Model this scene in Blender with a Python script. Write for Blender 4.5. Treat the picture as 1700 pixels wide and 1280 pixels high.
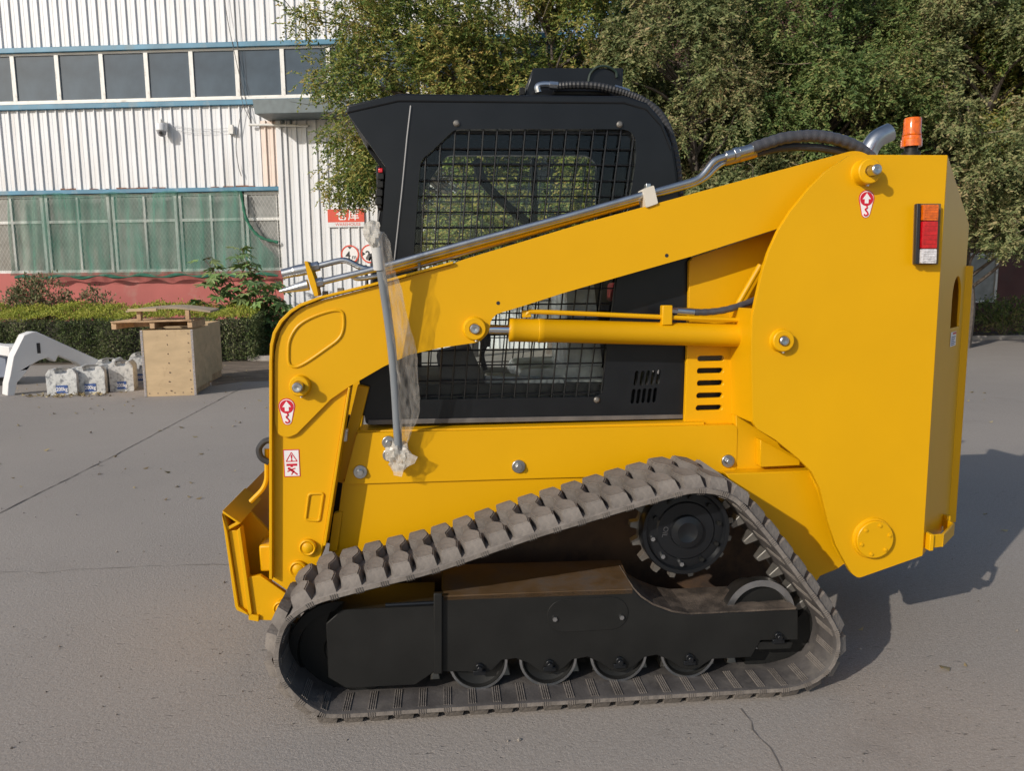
import bpy, bmesh, math, random
import numpy as np
from mathutils import Vector, Matrix, Euler
from mathutils.geometry import tessellate_polygon

for o in list(bpy.data.objects):
    bpy.data.objects.remove(o)
scene = bpy.context.scene
COL = scene.collection
R = math.radians
PI = math.pi
random.seed(7)

# ------------------------------------------------------------------ camera, sky, sun, exposure
CAM_LOC = (0.00000, -2.75000, 1.68066)
CAM_ROWS = ((0.995922, 0.021525, -0.087613),
            (-0.089672, 0.129463, -0.987521),
            (-0.009914, 0.991351, 0.130865))
cam_data = bpy.data.cameras.new("camera")
cam_data.sensor_fit = 'HORIZONTAL'
cam_data.sensor_width = 36.0
cam_data.lens = 26.4706
cam_data.clip_end = 800
cam = bpy.data.objects.new("camera", cam_data)
COL.objects.link(cam)
cm = Matrix(CAM_ROWS).to_4x4()
cm.translation = CAM_LOC
cam.matrix_world = cm
scene.camera = cam

SUN_TRAVEL = Vector((1.14, 1.0, -0.74)).normalized()
to_sun = -SUN_TRAVEL
elev = math.asin(to_sun.z)
azim = math.atan2(to_sun.x, to_sun.y)          # clockwise from +Y
world = bpy.data.worlds.new("World")
scene.world = world
world.use_nodes = True
wn = world.node_tree
wn.nodes.clear()
w_out = wn.nodes.new("ShaderNodeOutputWorld")
w_bg = wn.nodes.new("ShaderNodeBackground")
w_sky = wn.nodes.new("ShaderNodeTexSky")
w_sky.sky_type = 'NISHITA'
w_sky.sun_disc = False
w_sky.sun_elevation = elev
w_sky.sun_rotation = azim
w_sky.air_density = 1.0
w_sky.dust_density = 1.2
w_sky.ozone_density = 1.0
w_bg.inputs['Strength'].default_value = 0.12
wn.links.new(w_sky.outputs[0], w_bg.inputs[0])
wn.links.new(w_bg.outputs[0], w_out.inputs[0])

sun_data = bpy.data.lights.new("sun", 'SUN')
sun_data.energy = 3.4
sun_data.angle = R(0.5)
sun_data.color = (1.0, 0.935, 0.84)
sun = bpy.data.objects.new("sun", sun_data)
COL.objects.link(sun)
sun.location = (-20, -20, 20)
sun.rotation_euler = SUN_TRAVEL.to_track_quat('-Z', 'Y').to_euler()

vs = scene.view_settings
vs.view_transform = 'Standard'
vs.look = 'None'
vs.exposure = 0.0
vs.gamma = 1.0
vs.use_curve_mapping = False

# ------------------------------------------------------------------ materials
def nd(nt, kind, **kw):
    n = nt.nodes.new(kind)
    for k, v in kw.items():
        setattr(n, k, v)
    return n

def M(name, col, rough=0.5, metal=0.0, var=0.12, scale=6.0, bump=0.0, bscale=80.0, coat=0.0,
      dirt=None, dirt_amt=0.5, dirt_scale=3.0, spec=0.5, stretch=None, objvar=0.0, streak=None):
    m = bpy.data.materials.new(name)
    m.use_nodes = True
    nt = m.node_tree
    b = nt.nodes['Principled BSDF']
    b.inputs['Roughness'].default_value = rough
    b.inputs['Metallic'].default_value = metal
    b.inputs['Coat Weight'].default_value = coat
    b.inputs['Coat Roughness'].default_value = 0.12
    b.inputs['Specular IOR Level'].default_value = spec
    tc = nd(nt, 'ShaderNodeTexCoord')
    no = nd(nt, 'ShaderNodeTexNoise')
    no.inputs['Scale'].default_value = scale
    no.inputs['Detail'].default_value = 6
    if stretch:
        mp = nd(nt, 'ShaderNodeMapping')
        mp.inputs['Scale'].default_value = stretch
        nt.links.new(tc.outputs['Object'], mp.inputs[0])
        nt.links.new(mp.outputs[0], no.inputs['Vector'])
    else:
        nt.links.new(tc.outputs['Object'], no.inputs['Vector'])
    mx = nd(nt, 'ShaderNodeMix', data_type='RGBA')
    mx.inputs[6].default_value = tuple(max(0, c * (1 - var)) for c in col) + (1,)
    mx.inputs[7].default_value = tuple(min(1, c * (1 + var)) for c in col) + (1,)
    mr = nd(nt, 'ShaderNodeMapRange')
    mr.inputs[1].default_value = 0.3
    mr.inputs[2].default_value = 0.7
    nt.links.new(no.outputs['Fac'], mr.inputs[0])
    nt.links.new(mr.outputs[0], mx.inputs[0])
    last = mx.outputs[2]
    if dirt:
        n2 = nd(nt, 'ShaderNodeTexNoise')
        n2.inputs['Scale'].default_value = dirt_scale
        n2.inputs['Detail'].default_value = 9
        n2.inputs['Roughness'].default_value = 0.65
        nt.links.new(tc.outputs['Object'], n2.inputs['Vector'])
        m2 = nd(nt, 'ShaderNodeMapRange')
        m2.inputs[1].default_value = 0.62 - dirt_amt * 0.3
        m2.inputs[2].default_value = 0.80 - dirt_amt * 0.2
        nt.links.new(n2.outputs['Fac'], m2.inputs[0])
        x2 = nd(nt, 'ShaderNodeMix', data_type='RGBA')
        x2.inputs[7].default_value = tuple(dirt) + (1,)
        nt.links.new(m2.outputs[0], x2.inputs[0])
        nt.links.new(last, x2.inputs[6])
        last = x2.outputs[2]
        rr = nd(nt, 'ShaderNodeMapRange')
        rr.inputs[3].default_value = rough
        rr.inputs[4].default_value = min(1, rough + 0.35)
        nt.links.new(m2.outputs[0], rr.inputs[0])
        nt.links.new(rr.outputs[0], b.inputs['Roughness'])
    if streak:
        mp2 = nd(nt, 'ShaderNodeMapping')
        mp2.inputs['Scale'].default_value = (2.5, 2.5, 0.12)
        nt.links.new(tc.outputs['Object'], mp2.inputs[0])
        ns_ = nd(nt, 'ShaderNodeTexNoise')
        ns_.inputs['Scale'].default_value = 3.0
        ns_.inputs['Detail'].default_value = 6
        nt.links.new(mp2.outputs[0], ns_.inputs['Vector'])
        ms_ = nd(nt, 'ShaderNodeMapRange')
        ms_.inputs[1].default_value = 0.52
        ms_.inputs[2].default_value = 0.78
        ms_.inputs[4].default_value = 0.55
        nt.links.new(ns_.outputs['Fac'], ms_.inputs[0])
        xs_ = nd(nt, 'ShaderNodeMix', data_type='RGBA')
        xs_.inputs[7].default_value = tuple(streak) + (1,)
        nt.links.new(ms_.outputs[0], xs_.inputs[0])
        nt.links.new(last, xs_.inputs[6])
        last = xs_.outputs[2]
    if objvar:
        oi = nd(nt, 'ShaderNodeObjectInfo')
        mo = nd(nt, 'ShaderNodeMapRange')
        mo.inputs[3].default_value = 1 - objvar
        mo.inputs[4].default_value = 1 + objvar
        nt.links.new(oi.outputs['Random'], mo.inputs[0])
        hv = nd(nt, 'ShaderNodeHueSaturation')
        nt.links.new(mo.outputs[0], hv.inputs['Value'])
        nt.links.new(last, hv.inputs['Color'])
        last = hv.outputs[0]
    nt.links.new(last, b.inputs['Base Color'])
    if bump:
        n3 = nd(nt, 'ShaderNodeTexNoise')
        n3.inputs['Scale'].default_value = bscale
        n3.inputs['Detail'].default_value = 5
        nt.links.new(tc.outputs['Object'], n3.inputs['Vector'])
        bp = nd(nt, 'ShaderNodeBump')
        bp.inputs['Strength'].default_value = bump
        bp.inputs['Distance'].default_value = 0.01
        nt.links.new(n3.outputs['Fac'], bp.inputs['Height'])
        nt.links.new(bp.outputs[0], b.inputs['Normal'])
    return m

def leaf_mat(name, stops, trans=0.3, patch=0.35, rough=0.6):
    """stops: list of (pos, colour); per-leaf random colour shifted by a slow noise."""
    m = bpy.data.materials.new(name)
    m.use_nodes = True
    nt = m.node_tree
    nt.nodes.remove(nt.nodes['Principled BSDF'])
    out = nt.nodes['Material Output']
    geo = nd(nt, 'ShaderNodeNewGeometry')
    tc = nd(nt, 'ShaderNodeTexCoord')
    no = nd(nt, 'ShaderNodeTexNoise')
    no.inputs['Scale'].default_value = patch
    no.inputs['Detail'].default_value = 4
    nt.links.new(tc.outputs['Object'], no.inputs['Vector'])
    mr = nd(nt, 'ShaderNodeMapRange')
    mr.inputs[1].default_value = 0.3
    mr.inputs[2].default_value = 0.7
    mr.inputs[3].default_value = -0.3
    mr.inputs[4].default_value = 0.3
    nt.links.new(no.outputs['Fac'], mr.inputs[0])
    ad = nd(nt, 'ShaderNodeMath', operation='ADD', use_clamp=True)
    ra = nd(nt, 'ShaderNodeMapRange')
    ra.inputs[3].default_value = 0.12
    ra.inputs[4].default_value = 0.85
    nt.links.new(geo.outputs['Random Per Island'], ra.inputs[0])
    nt.links.new(ra.outputs[0], ad.inputs[0])
    nt.links.new(mr.outputs[0], ad.inputs[1])
    cr = nd(nt, 'ShaderNodeValToRGB')
    el = cr.color_ramp.elements
    el[0].position, el[0].color = stops[0][0], tuple(stops[0][1]) + (1,)
    el[1].position, el[1].color = stops[-1][0], tuple(stops[-1][1]) + (1,)
    for p, c in stops[1:-1]:
        e = el.new(p)
        e.color = tuple(c) + (1,)
    nt.links.new(ad.outputs[0], cr.inputs[0])
    df = nd(nt, 'ShaderNodeBsdfPrincipled')
    df.inputs['Roughness'].default_value = rough
    df.inputs['Specular IOR Level'].default_value = 0.3
    tr = nd(nt, 'ShaderNodeBsdfTranslucent')
    ms = nd(nt, 'ShaderNodeMixShader')
    ms.inputs[0].default_value = trans
    nt.links.new(cr.outputs[0], df.inputs['Base Color'])
    nt.links.new(cr.outputs[0], tr.inputs[0])
    nt.links.new(df.outputs[0], ms.inputs[1])
    nt.links.new(tr.outputs[0], ms.inputs[2])
    nt.links.new(ms.outputs[0], out.inputs[0])
    return m

def film_mat(name, col, opacity, rough=0.3, folds=0.0, fscale=(20, 20, 3)):
    """see-through sheet: part diffuse/glossy, part clear."""
    m = bpy.data.materials.new(name)
    m.use_nodes = True
    nt = m.node_tree
    b = nt.nodes['Principled BSDF']
    out = nt.nodes['Material Output']
    b.inputs['Base Color'].default_value = tuple(col) + (1,)
    b.inputs['Roughness'].default_value = rough
    tl = nd(nt, 'ShaderNodeBsdfTranslucent')
    tl.inputs[0].default_value = tuple(col) + (1,)
    m0 = nd(nt, 'ShaderNodeMixShader')
    m0.inputs[0].default_value = 0.35
    nt.links.new(b.outputs[0], m0.inputs[1])
    nt.links.new(tl.outputs[0], m0.inputs[2])
    t = nd(nt, 'ShaderNodeBsdfTransparent')
    ms = nd(nt, 'ShaderNodeMixShader')
    ms.inputs[0].default_value = opacity
    if folds:
        tc = nd(nt, 'ShaderNodeTexCoord')
        mp = nd(nt, 'ShaderNodeMapping')
        mp.inputs['Scale'].default_value = fscale
        no = nd(nt, 'ShaderNodeTexNoise')
        no.inputs['Scale'].default_value = 1.0
        no.inputs['Detail'].default_value = 4
        nt.links.new(tc.outputs['Object'], mp.inputs[0])
        nt.links.new(mp.outputs[0], no.inputs['Vector'])
        mr = nd(nt, 'ShaderNodeMapRange')
        mr.inputs[1].default_value = 0.3
        mr.inputs[2].default_value = 0.7
        mr.inputs[3].default_value = max(0, opacity - folds)
        mr.inputs[4].default_value = min(1, opacity + folds)
        nt.links.new(no.outputs['Fac'], mr.inputs[0])
        nt.links.new(mr.outputs[0], ms.inputs[0])
    nt.links.new(t.outputs[0], ms.inputs[1])
    nt.links.new(m0.outputs[0], ms.inputs[2])
    nt.links.new(ms.outputs[0], out.inputs[0])
    return m

def glass_mat(name, tint=(0.75, 0.82, 0.8), refl=1.0):
    m = bpy.data.materials.new(name)
    m.use_nodes = True
    nt = m.node_tree
    nt.nodes.remove(nt.nodes['Principled BSDF'])
    out = nt.nodes['Material Output']
    g = nd(nt, 'ShaderNodeBsdfGlossy')
    g.inputs['Roughness'].default_value = 0.02
    t = nd(nt, 'ShaderNodeBsdfTransparent')
    t.inputs[0].default_value = tuple(tint) + (1,)
    f = nd(nt, 'ShaderNodeFresnel')
    f.inputs[0].default_value = 1.5
    mu = nd(nt, 'ShaderNodeMath', operation='MULTIPLY', use_clamp=True)
    mu.inputs[1].default_value = refl
    ms = nd(nt, 'ShaderNodeMixShader')
    nt.links.new(f.outputs[0], mu.inputs[0])
    nt.links.new(mu.outputs[0], ms.inputs[0])
    nt.links.new(t.outputs[0], ms.inputs[1])
    nt.links.new(g.outputs[0], ms.inputs[2])
    nt.links.new(ms.outputs[0], out.inputs[0])
    return m

YEL = M("yellow_paint", (0.675, 0.352, 0.0012), rough=0.4, var=0.04, scale=1.8, coat=0.0, spec=0.28, bump=0.10, bscale=4.5)
BLK = M("black_paint", (0.009, 0.010, 0.012), rough=0.3, var=0.2, coat=0.0, spec=0.35, bump=0.03, bscale=18)
BLKM = M("black_frame_paint", (0.012, 0.012, 0.0115), rough=0.5, var=0.25, spec=0.28, bump=0.08, bscale=12)
DUSTB = M("dusty_dark_steel", (0.05, 0.038, 0.03), rough=0.8, var=0.4, scale=14, dirt=(0.13, 0.1, 0.078), dirt_amt=0.7, dirt_scale=12, bump=0.4, bscale=120)
RUB = M("track_rubber", (0.15, 0.132, 0.118), rough=0.85, var=0.28, scale=14, objvar=0.12, bump=0.4, bscale=60, dirt=(0.215, 0.19, 0.168), dirt_amt=0.4, dirt_scale=5, spec=0.3)
RUBIN = M("track_inner_rubber", (0.07, 0.064, 0.062), rough=0.5, var=0.3, scale=9, bump=0.2, bscale=60, dirt=(0.115, 0.103, 0.092), dirt_amt=0.4, dirt_scale=7, spec=0.4)
STEEL = M("zinc_steel", (0.52, 0.53, 0.54), rough=0.32, metal=1.0, var=0.12, scale=20, bump=0.03)
CHROME = M("chrome", (0.72, 0.73, 0.74), rough=0.12, metal=1.0, var=0.05)
GREYST = M("cast_steel", (0.2, 0.19, 0.175), rough=0.5, metal=0.7, var=0.25, scale=18, dirt=(0.15, 0.12, 0.1), dirt_amt=0.4)
HOSE = M("hose_rubber", (0.028, 0.028, 0.03), rough=0.5, var=0.2)
HOSEW = M("hose_spiral_wrap", (0.06, 0.06, 0.068), rough=0.35, var=0.15)
SEATB = M("seat_vinyl", (0.045, 0.043, 0.043), rough=0.6, var=0.2)
SEATP = M("plastic_covered_seat", (0.3, 0.31, 0.31), rough=0.25, var=0.45, scale=9, bump=0.8, bscale=14)
RED = M("sticker_red", (0.55, 0.012, 0.035), rough=0.4, var=0.04)
WHT = M("sticker_white", (0.78, 0.76, 0.76), rough=0.4, var=0.03)
INK = M("print_black", (0.02, 0.02, 0.022), rough=0.5, var=0.05)
AMB = M("amber_lens", (0.66, 0.12, 0.003), rough=0.12, var=0.3, scale=60, coat=0.5)
REDL = M("red_lens", (0.5, 0.006, 0.012), rough=0.15, var=0.25, scale=60, coat=0.5)
CLR = M("clear_lens", (0.62, 0.6, 0.62), rough=0.12, var=0.35, scale=70, coat=0.5)
BEIGE = M("nylon_clamp", (0.6, 0.55, 0.47), rough=0.5, var=0.06)
GLASS = glass_mat("cab_glass", (0.96, 0.98, 0.97), 0.5)
FILM = film_mat("plastic_film", (0.66, 0.63, 0.58), 0.2, rough=0.08, folds=0.17, fscale=(70, 70, 9))
FILMD = film_mat("bunched_plastic_film", (0.74, 0.71, 0.65), 0.6, rough=0.3, folds=0.25, fscale=(60, 60, 60))
RODG = M("strut_grey_paint", (0.19, 0.21, 0.23), rough=0.4, var=0.1)

# ------------------------------------------------------------------ object helpers
ABS = {}

def link(o, parent, loc):
    COL.objects.link(o)
    loc = Vector(loc)
    if parent is not None:
        o.parent = parent
        o.location = loc - ABS[parent.name]
    else:
        o.location = loc
    ABS[o.name] = loc
    return o

def tag(o, label=None, cat=None, group=None, kind=None):
    if label: o['label'] = label
    if cat: o['category'] = cat
    if group: o['group'] = group
    if kind: o['kind'] = kind
    return o

def empty(name, loc, label, cat, group=None):
    o = bpy.data.objects.new(name, None)
    o.empty_display_size = 0.3
    link(o, None, loc)
    return tag(o, label, cat, group)

def copy_tree(src, loc=None, parent=None):
    c = src.copy()
    COL.objects.link(c)
    if parent is not None:
        c.parent = parent
    if loc is not None:
        c.location = loc
    for ch in list(src.children):
        copy_tree(ch, None, c)
    return c

class MB:
    """collects simple solids; build() links them as one mesh object."""
    def __init__(self):
        self.v, self.f, self.mi, self.cur = [], [], [], 0
    def add(self, vs_, fs_):
        n = len(self.v)
        self.v += [tuple(p) for p in vs_]
        for f in fs_:
            self.f.append(tuple(i + n for i in f))
            self.mi.append(self.cur)
        return self
    def box(self, c, s, rot=None):
        x, y, z = s[0] / 2, s[1] / 2, s[2] / 2
        ps = [Vector((a * x, b * y, d * z)) for d in (-1, 1) for b in (-1, 1) for a in (-1, 1)]
        if rot is not None:
            ps = [rot @ p for p in ps]
        ps = [p + Vector(c) for p in ps]
        return self.add(ps, [(0, 2, 3, 1), (4, 5, 7, 6), (0, 1, 5, 4), (2, 6, 7, 3), (0, 4, 6, 2), (1, 3, 7, 5)])
    def bar(self, p0, p1, w, h=None, up=(0, 0, 1)):
        p0, p1 = Vector(p0), Vector(p1)
        d = (p1 - p0)
        L = d.length
        d.normalize()
        u = Vector(up)
        if abs(d.dot(u)) > 0.95: u = Vector((0, 1, 0))
        s = d.cross(u).normalized()
        u = s.cross(d)
        h = h or w
        rot = Matrix((d, s, u)).transposed()
        return self.box((p0 + p1) / 2, (L, w, h), rot)
    def plate(self, outline, y0, y1, holes=()):
        """outline in (x,z), solid between y0 and y1, with holes through it."""
        loops = [outline] + list(holes)
        polys = [[Vector((x, z, 0)) for x, z in lp] for lp in loops]
        tris = tessellate_polygon(polys)
        flat = [p for lp in loops for p in lp]
        n = len(flat)
        vv = [(x, y0, z) for x, z in flat] + [(x, y1, z) for x, z in flat]
        ff = [tuple(t) for t in tris] + [tuple(i + n for i in reversed(t)) for t in tris]
        k = 0
        for lp in loops:
            m = len(lp)
            for i in range(m):
                a, b = k + i, k + (i + 1) % m
                ff.append((a, b, b + n, a + n))
            k += m
        return self.add(vv, ff)
    def lathe(self, c, axis, prof, n=24, caps=True):
        """prof: (radius, distance along axis) pairs."""
        ax = Vector(axis).normalized()
        u = ax.orthogonal().normalized()
        w = ax.cross(u)
        c = Vector(c)
        vv, ff = [], []
        for r, d in prof:
            for i in range(n):
                a = 2 * PI * i / n
                vv.append(c + ax * d + (u * math.cos(a) + w * math.sin(a)) * max(r, 1e-5))
        for j in range(len(prof) - 1):
            for i in range(n):
                a, b = j * n + i, j * n + (i + 1) % n
                ff.append((a, b, b + n, a + n))
        if caps:
            ff.append(tuple(range(n))[::-1])
            ff.append(tuple((len(prof) - 1) * n + i for i in range(n)))
        return self.add(vv, ff)
    def cyl(self, p0, p1, r0, r1=None, n=16):
        p0, p1 = Vector(p0), Vector(p1)
        return self.lathe(p0, p1 - p0, [(r0, 0), (r0 if r1 is None else r1, (p1 - p0).length)], n)
    def tube(self, path, r, n=8, closed=False, cap=True):
        path = [Vector(p) for p in path]
        rs = r if isinstance(r, (list, tuple)) else [r] * len(path)
        N = len(path)
        vv, ff = [], []
        prev = None
        for i, p in enumerate(path):
            if closed:
                t = path[(i + 1) % N] - path[i - 1]
            else:
                t = path[min(i + 1, N - 1)] - path[max(i - 1, 0)]
            if t.length < 1e-9: t = Vector((0, 0, 1))
            t.normalize()
            if prev is None:
                u = t.orthogonal().normalized()
            else:
                u = prev - t * prev.dot(t)
                if u.length < 1e-6: u = t.orthogonal()
                u.normalize()
            prev = u
            w = t.cross(u)
            for k in range(n):
                a = 2 * PI * k / n
                vv.append(p + (u * math.cos(a) + w * math.sin(a)) * rs[i])
        for i in range(N if closed else N - 1):
            j = (i + 1) % N
            for k in range(n):
                k2 = (k + 1) % n
                ff.append((i * n + k, i * n + k2, j * n + k2, j * n + k))
        if cap and not closed:
            ff.append(tuple(range(n))[::-1])
            ff.append(tuple((N - 1) * n + k for k in range(n)))
        return self.add(vv, ff)
    def build(self, name, mats, parent=None, bevel=0.0, smooth=True, seg=2, origin=None, recalc=True, ang=35):
        me = bpy.data.meshes.new(name)
        xs = np.array(self.v)
        if origin is None:
            lo, hi = xs.min(0), xs.max(0)
            c = Vector(((lo[0] + hi[0]) / 2, (lo[1] + hi[1]) / 2, lo[2] if parent is None else (lo[2] + hi[2]) / 2))
        else:
            c = Vector(origin)
        me.from_pydata([tuple(Vector(p) - c) for p in self.v], [], self.f)
        if not isinstance(mats, (list, tuple)): mats = [mats]
        for m in mats: me.materials.append(m)
        if len(mats) > 1:
            me.polygons.foreach_set('material_index', self.mi)
        if recalc:
            bm = bmesh.new()
            bm.from_mesh(me)
            bmesh.ops.recalc_face_normals(bm, faces=bm.faces)
            bm.to_mesh(me)
            bm.free()
        if smooth:
            me.polygons.foreach_set('use_smooth', [True] * len(me.polygons))
            me.set_sharp_from_angle(angle=R(ang))
        me.update()
        o = bpy.data.objects.new(name, me)
        link(o, parent, c)
        if bevel:
            bv = o.modifiers.new("bevel", 'BEVEL')
            bv.width = bevel
            bv.segments = seg
            bv.limit_method = 'ANGLE'
            bv.angle_limit = R(40)
            bv.harden_normals = False
        return o

def rnd(pts, r, n=5):
    """round the corners of a closed (x,z) polygon; r one number or one per corner."""
    out = []
    N = len(pts)
    for i in range(N):
        rr = r[i] if isinstance(r, (list, tuple)) else r
        p = Vector(pts[i]); a = Vector(pts[i - 1]); b = Vector(pts[(i + 1) % N])
        da, db = a - p, b - p
        if rr <= 0 or da.length < 1e-6 or db.length < 1e-6:
            out.append(tuple(p)); continue
        la = min(rr, da.length * 0.45, db.length * 0.45)
        s, e = p + da.normalized() * la, p + db.normalized() * la
        for k in range(n + 1):
            t = k / n
            q = s * (1 - t) ** 2 + p * 2 * t * (1 - t) + e * t * t
            out.append((q.x, q.y))
    return out

def smooth_path(pts, n=8, closed=False):
    P = [Vector(p) for p in pts]
    N = len(P)
    out = []
    rng = range(N) if closed else range(N - 1)
    for i in rng:
        if closed:
            p0, p1, p2, p3 = P[i - 1], P[i], P[(i + 1) % N], P[(i + 2) % N]
        else:
            p1, p2 = P[i], P[i + 1]
            p0 = P[i - 1] if i else p1 * 2 - p2
            p3 = P[i + 2] if i + 2 < N else p2 * 2 - p1
        for k in range(n):
            t = k / n
            out.append(0.5 * ((2 * p1) + (p2 - p0) * t + (2 * p0 - 5 * p1 + 4 * p2 - p3) * t * t + (3 * p1 - p0 - 3 * p2 + p3) * t ** 3))
    if not closed: out.append(P[-1])
    return out

def circle(cx, cz, r, n=24, a0=0):
    return [(cx + r * math.cos(a0 + 2 * PI * i / n), cz + r * math.sin(a0 + 2 * PI * i / n)) for i in range(n)]

def slot(cx, cz, w, h, n=6, lean=0.0):
    """stadium slot; horizontal when w>h, upright otherwise."""
    out = []
    if w >= h:
        r = h / 2
        for sgn, a0 in ((1, -PI / 2), (-1, PI / 2)):
            for i in range(n + 1):
                a = a0 + PI * i / n
                out.append((cx + sgn * (w / 2 - r) + r * math.cos(a), cz + r * math.sin(a)))
    else:
        r = w / 2
        for sgn, a0 in ((1, 0), (-1, PI)):
            for i in range(n + 1):
                a = a0 + PI * i / n
                out.append((cx + r * math.cos(a), cz + sgn * (h / 2 - r) + r * math.sin(a)))
    return [(x + lean * (z - cz), z) for x, z in out]

def text_mesh(name, body, size, mat, parent, loc, rot=(PI / 2, 0, 0), extr=0.0008, bold=0.0, sx=1.0):
    cu = bpy.data.curves.new(name, 'FONT')
    cu.body = body
    cu.size = size
    cu.extrude = extr
    cu.offset = bold
    cu.align_x = 'CENTER'
    cu.align_y = 'CENTER'
    cu.resolution_u = 3
    to = bpy.data.objects.new(name, cu)
    COL.objects.link(to)
    dg = bpy.context.evaluated_depsgraph_get()
    me = bpy.data.meshes.new_from_object(to.evaluated_get(dg))
    bpy.data.objects.remove(to)
    rm = Euler(rot).to_matrix().to_4x4() @ Matrix.Diagonal((sx, 1, 1, 1))
    me.transform(rm)
    me.materials.clear()
    me.materials.append(mat)
    me.name = name
    o = bpy.data.objects.new(name, me)
    return link(o, parent, loc)

def leaves_mesh(name, base, axis, side, L, Wd, mat, parent=None, kind=None, bend=0.18):
    """n folded four-corner leaves as one mesh (numpy arrays n x 3)."""
    n = len(base)
    up = np.cross(axis, side)
    v = np.empty((n, 4, 3))
    L = np.asarray(L)[:, None]
    Wd = np.asarray(Wd)[:, None]
    v[:, 0] = base
    v[:, 1] = base + axis * L * 0.45 + side * Wd * 0.5 + up * L * bend
    v[:, 2] = base + axis * L - up * L * bend * 0.5
    v[:, 3] = base + axis * L * 0.45 - side * Wd * 0.5 + up * L * bend
    o_ = base.mean(0)
    v = (v - o_).reshape(-1, 3)
    me = bpy.data.meshes.new(name)
    me.vertices.add(4 * n)
    me.vertices.foreach_set('co', v.astype(np.float32).ravel())
    tri = np.arange(4 * n).reshape(n, 4)
    idx = np.concatenate([tri[:, [0, 1, 2]], tri[:, [0, 2, 3]]], axis=1).reshape(-1)
    me.loops.add(6 * n)
    me.loops.foreach_set('vertex_index', idx.astype(np.int32))
    me.polygons.add(2 * n)
    me.polygons.foreach_set('loop_start', np.arange(0, 6 * n, 3, dtype=np.int32))
    me.update(calc_edges=True)
    me.materials.append(mat)
    o = bpy.data.objects.new(name, me)
    link(o, parent, tuple(o_))
    if kind: o['kind'] = kind
    return o

def unit(a):
    return a / np.maximum(np.linalg.norm(a, axis=1, keepdims=True), 1e-9)

# ------------------------------------------------------------------ ground
def ground_mat():
    m = bpy.data.materials.new("worn_concrete")
    m.use_nodes = True
    nt = m.node_tree
    b = nt.nodes['Principled BSDF']
    b.inputs['Roughness'].default_value = 0.85
    b.inputs['Specular IOR Level'].default_value = 0.25
    tc = nd(nt, 'ShaderNodeTexCoord')
    def noise(sc, det=6, rough=0.6, vec=None):
        n = nd(nt, 'ShaderNodeTexNoise')
        n.inputs['Scale'].default_value = sc
        n.inputs['Detail'].default_value = det
        n.inputs['Roughness'].default_value = rough
        nt.links.new(vec or tc.outputs['Object'], n.inputs['Vector'])
        return n.outputs['Fac']
    def ramp(src, a, c, lo=0.0, hi=1.0):
        r = nd(nt, 'ShaderNodeMapRange')
        r.inputs[1].default_value, r.inputs[2].default_value = a, c
        r.inputs[3].default_value, r.inputs[4].default_value = lo, hi
        nt.links.new(src, r.inputs[0])
        return r.outputs[0]
    def mix(f, a, c, mode='MIX'):
        x = nd(nt, 'ShaderNodeMix', data_type='RGBA', blend_type=mode)
        for s, i in ((f, 0), (a, 6), (c, 7)):
            if isinstance(s, (tuple, float)):
                x.inputs[i].default_value = s if isinstance(s, float) else s + (1,)
            else:
                nt.links.new(s, x.inputs[i])
        return x.outputs[2]
    c = mix(ramp(noise(0.35, 5), 0.35, 0.65), (0.30, 0.273, 0.25), (0.366, 0.334, 0.306))
    c = mix(ramp(noise(2.2, 8, 0.7), 0.35, 0.7), c, (0.33, 0.30, 0.273))
    c = mix(ramp(noise(45, 6, 0.75), 0.30, 0.75, 0.0, 0.75), c, (0.205, 0.176, 0.152))
    c = mix(ramp(noise(150, 3, 0.7), 0.50, 0.75, 0.0, 0.7), c, (0.55, 0.50, 0.45))
    # worn pits: short dents running with the traffic
    mp = nd(nt, 'ShaderNodeMapping')
    mp.inputs['Rotation'].default_value = (0, 0, R(-25))
    mp.inputs['Scale'].default_value = (1.0, 2.6, 1.0)
    nt.links.new(tc.outputs['Object'], mp.inputs[0])
    pit = noise(16, 3, 0.55, mp.outputs[0])
    area = ramp(noise(0.8, 3), 0.45, 0.62)
    pm = nd(nt, 'ShaderNodeMath', operation='MULTIPLY')
    nt.links.new(ramp(pit, 0.64, 0.70), pm.inputs[0])
    nt.links.new(area, pm.inputs[1])
    c = mix(pm.outputs[0], c, (0.19, 0.168, 0.153))
    # faint dark stains
    c = mix(ramp(noise(0.9, 7, 0.7), 0.60, 0.78, 0.0, 0.55), c, (0.20, 0.176, 0.157))
    c = mix(ramp(noise(1.7, 9, 0.75), 0.66, 0.72, 0.0, 0.5), c, (0.15, 0.13, 0.115))
    c = mix(ramp(noise(0.16, 4, 0.6), 0.42, 0.62, 0.0, 0.35), c, (0.40, 0.35, 0.305))
    nt.links.new(c, b.inputs['Base Color'])
    hs = nd(nt, 'ShaderNodeMath', operation='MULTIPLY_ADD')
    nt.links.new(pm.outputs[0], hs.inputs[0])
    hs.inputs[1].default_value = -1.0
    nt.links.new(noise(70, 6, 0.7), hs.inputs[2])
    bp = nd(nt, 'ShaderNodeBump')
    bp.inputs['Strength'].default_value = 0.55
    bp.inputs['Distance'].default_value = 0.008
    nt.links.new(hs.outputs[0], bp.inputs['Height'])
    nt.links.new(bp.outputs[0], b.inputs['Normal'])
    return m

GRD = ground_mat()
g = MB()
g.add([(-200, -60, 0), (200, -60, 0), (200, 340, 0), (-200, 340, 0)], [(0, 1, 2, 3)])
tag(g.build("ground", GRD, smooth=False, origin=(0, 0, 0)), kind='structure')

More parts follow.
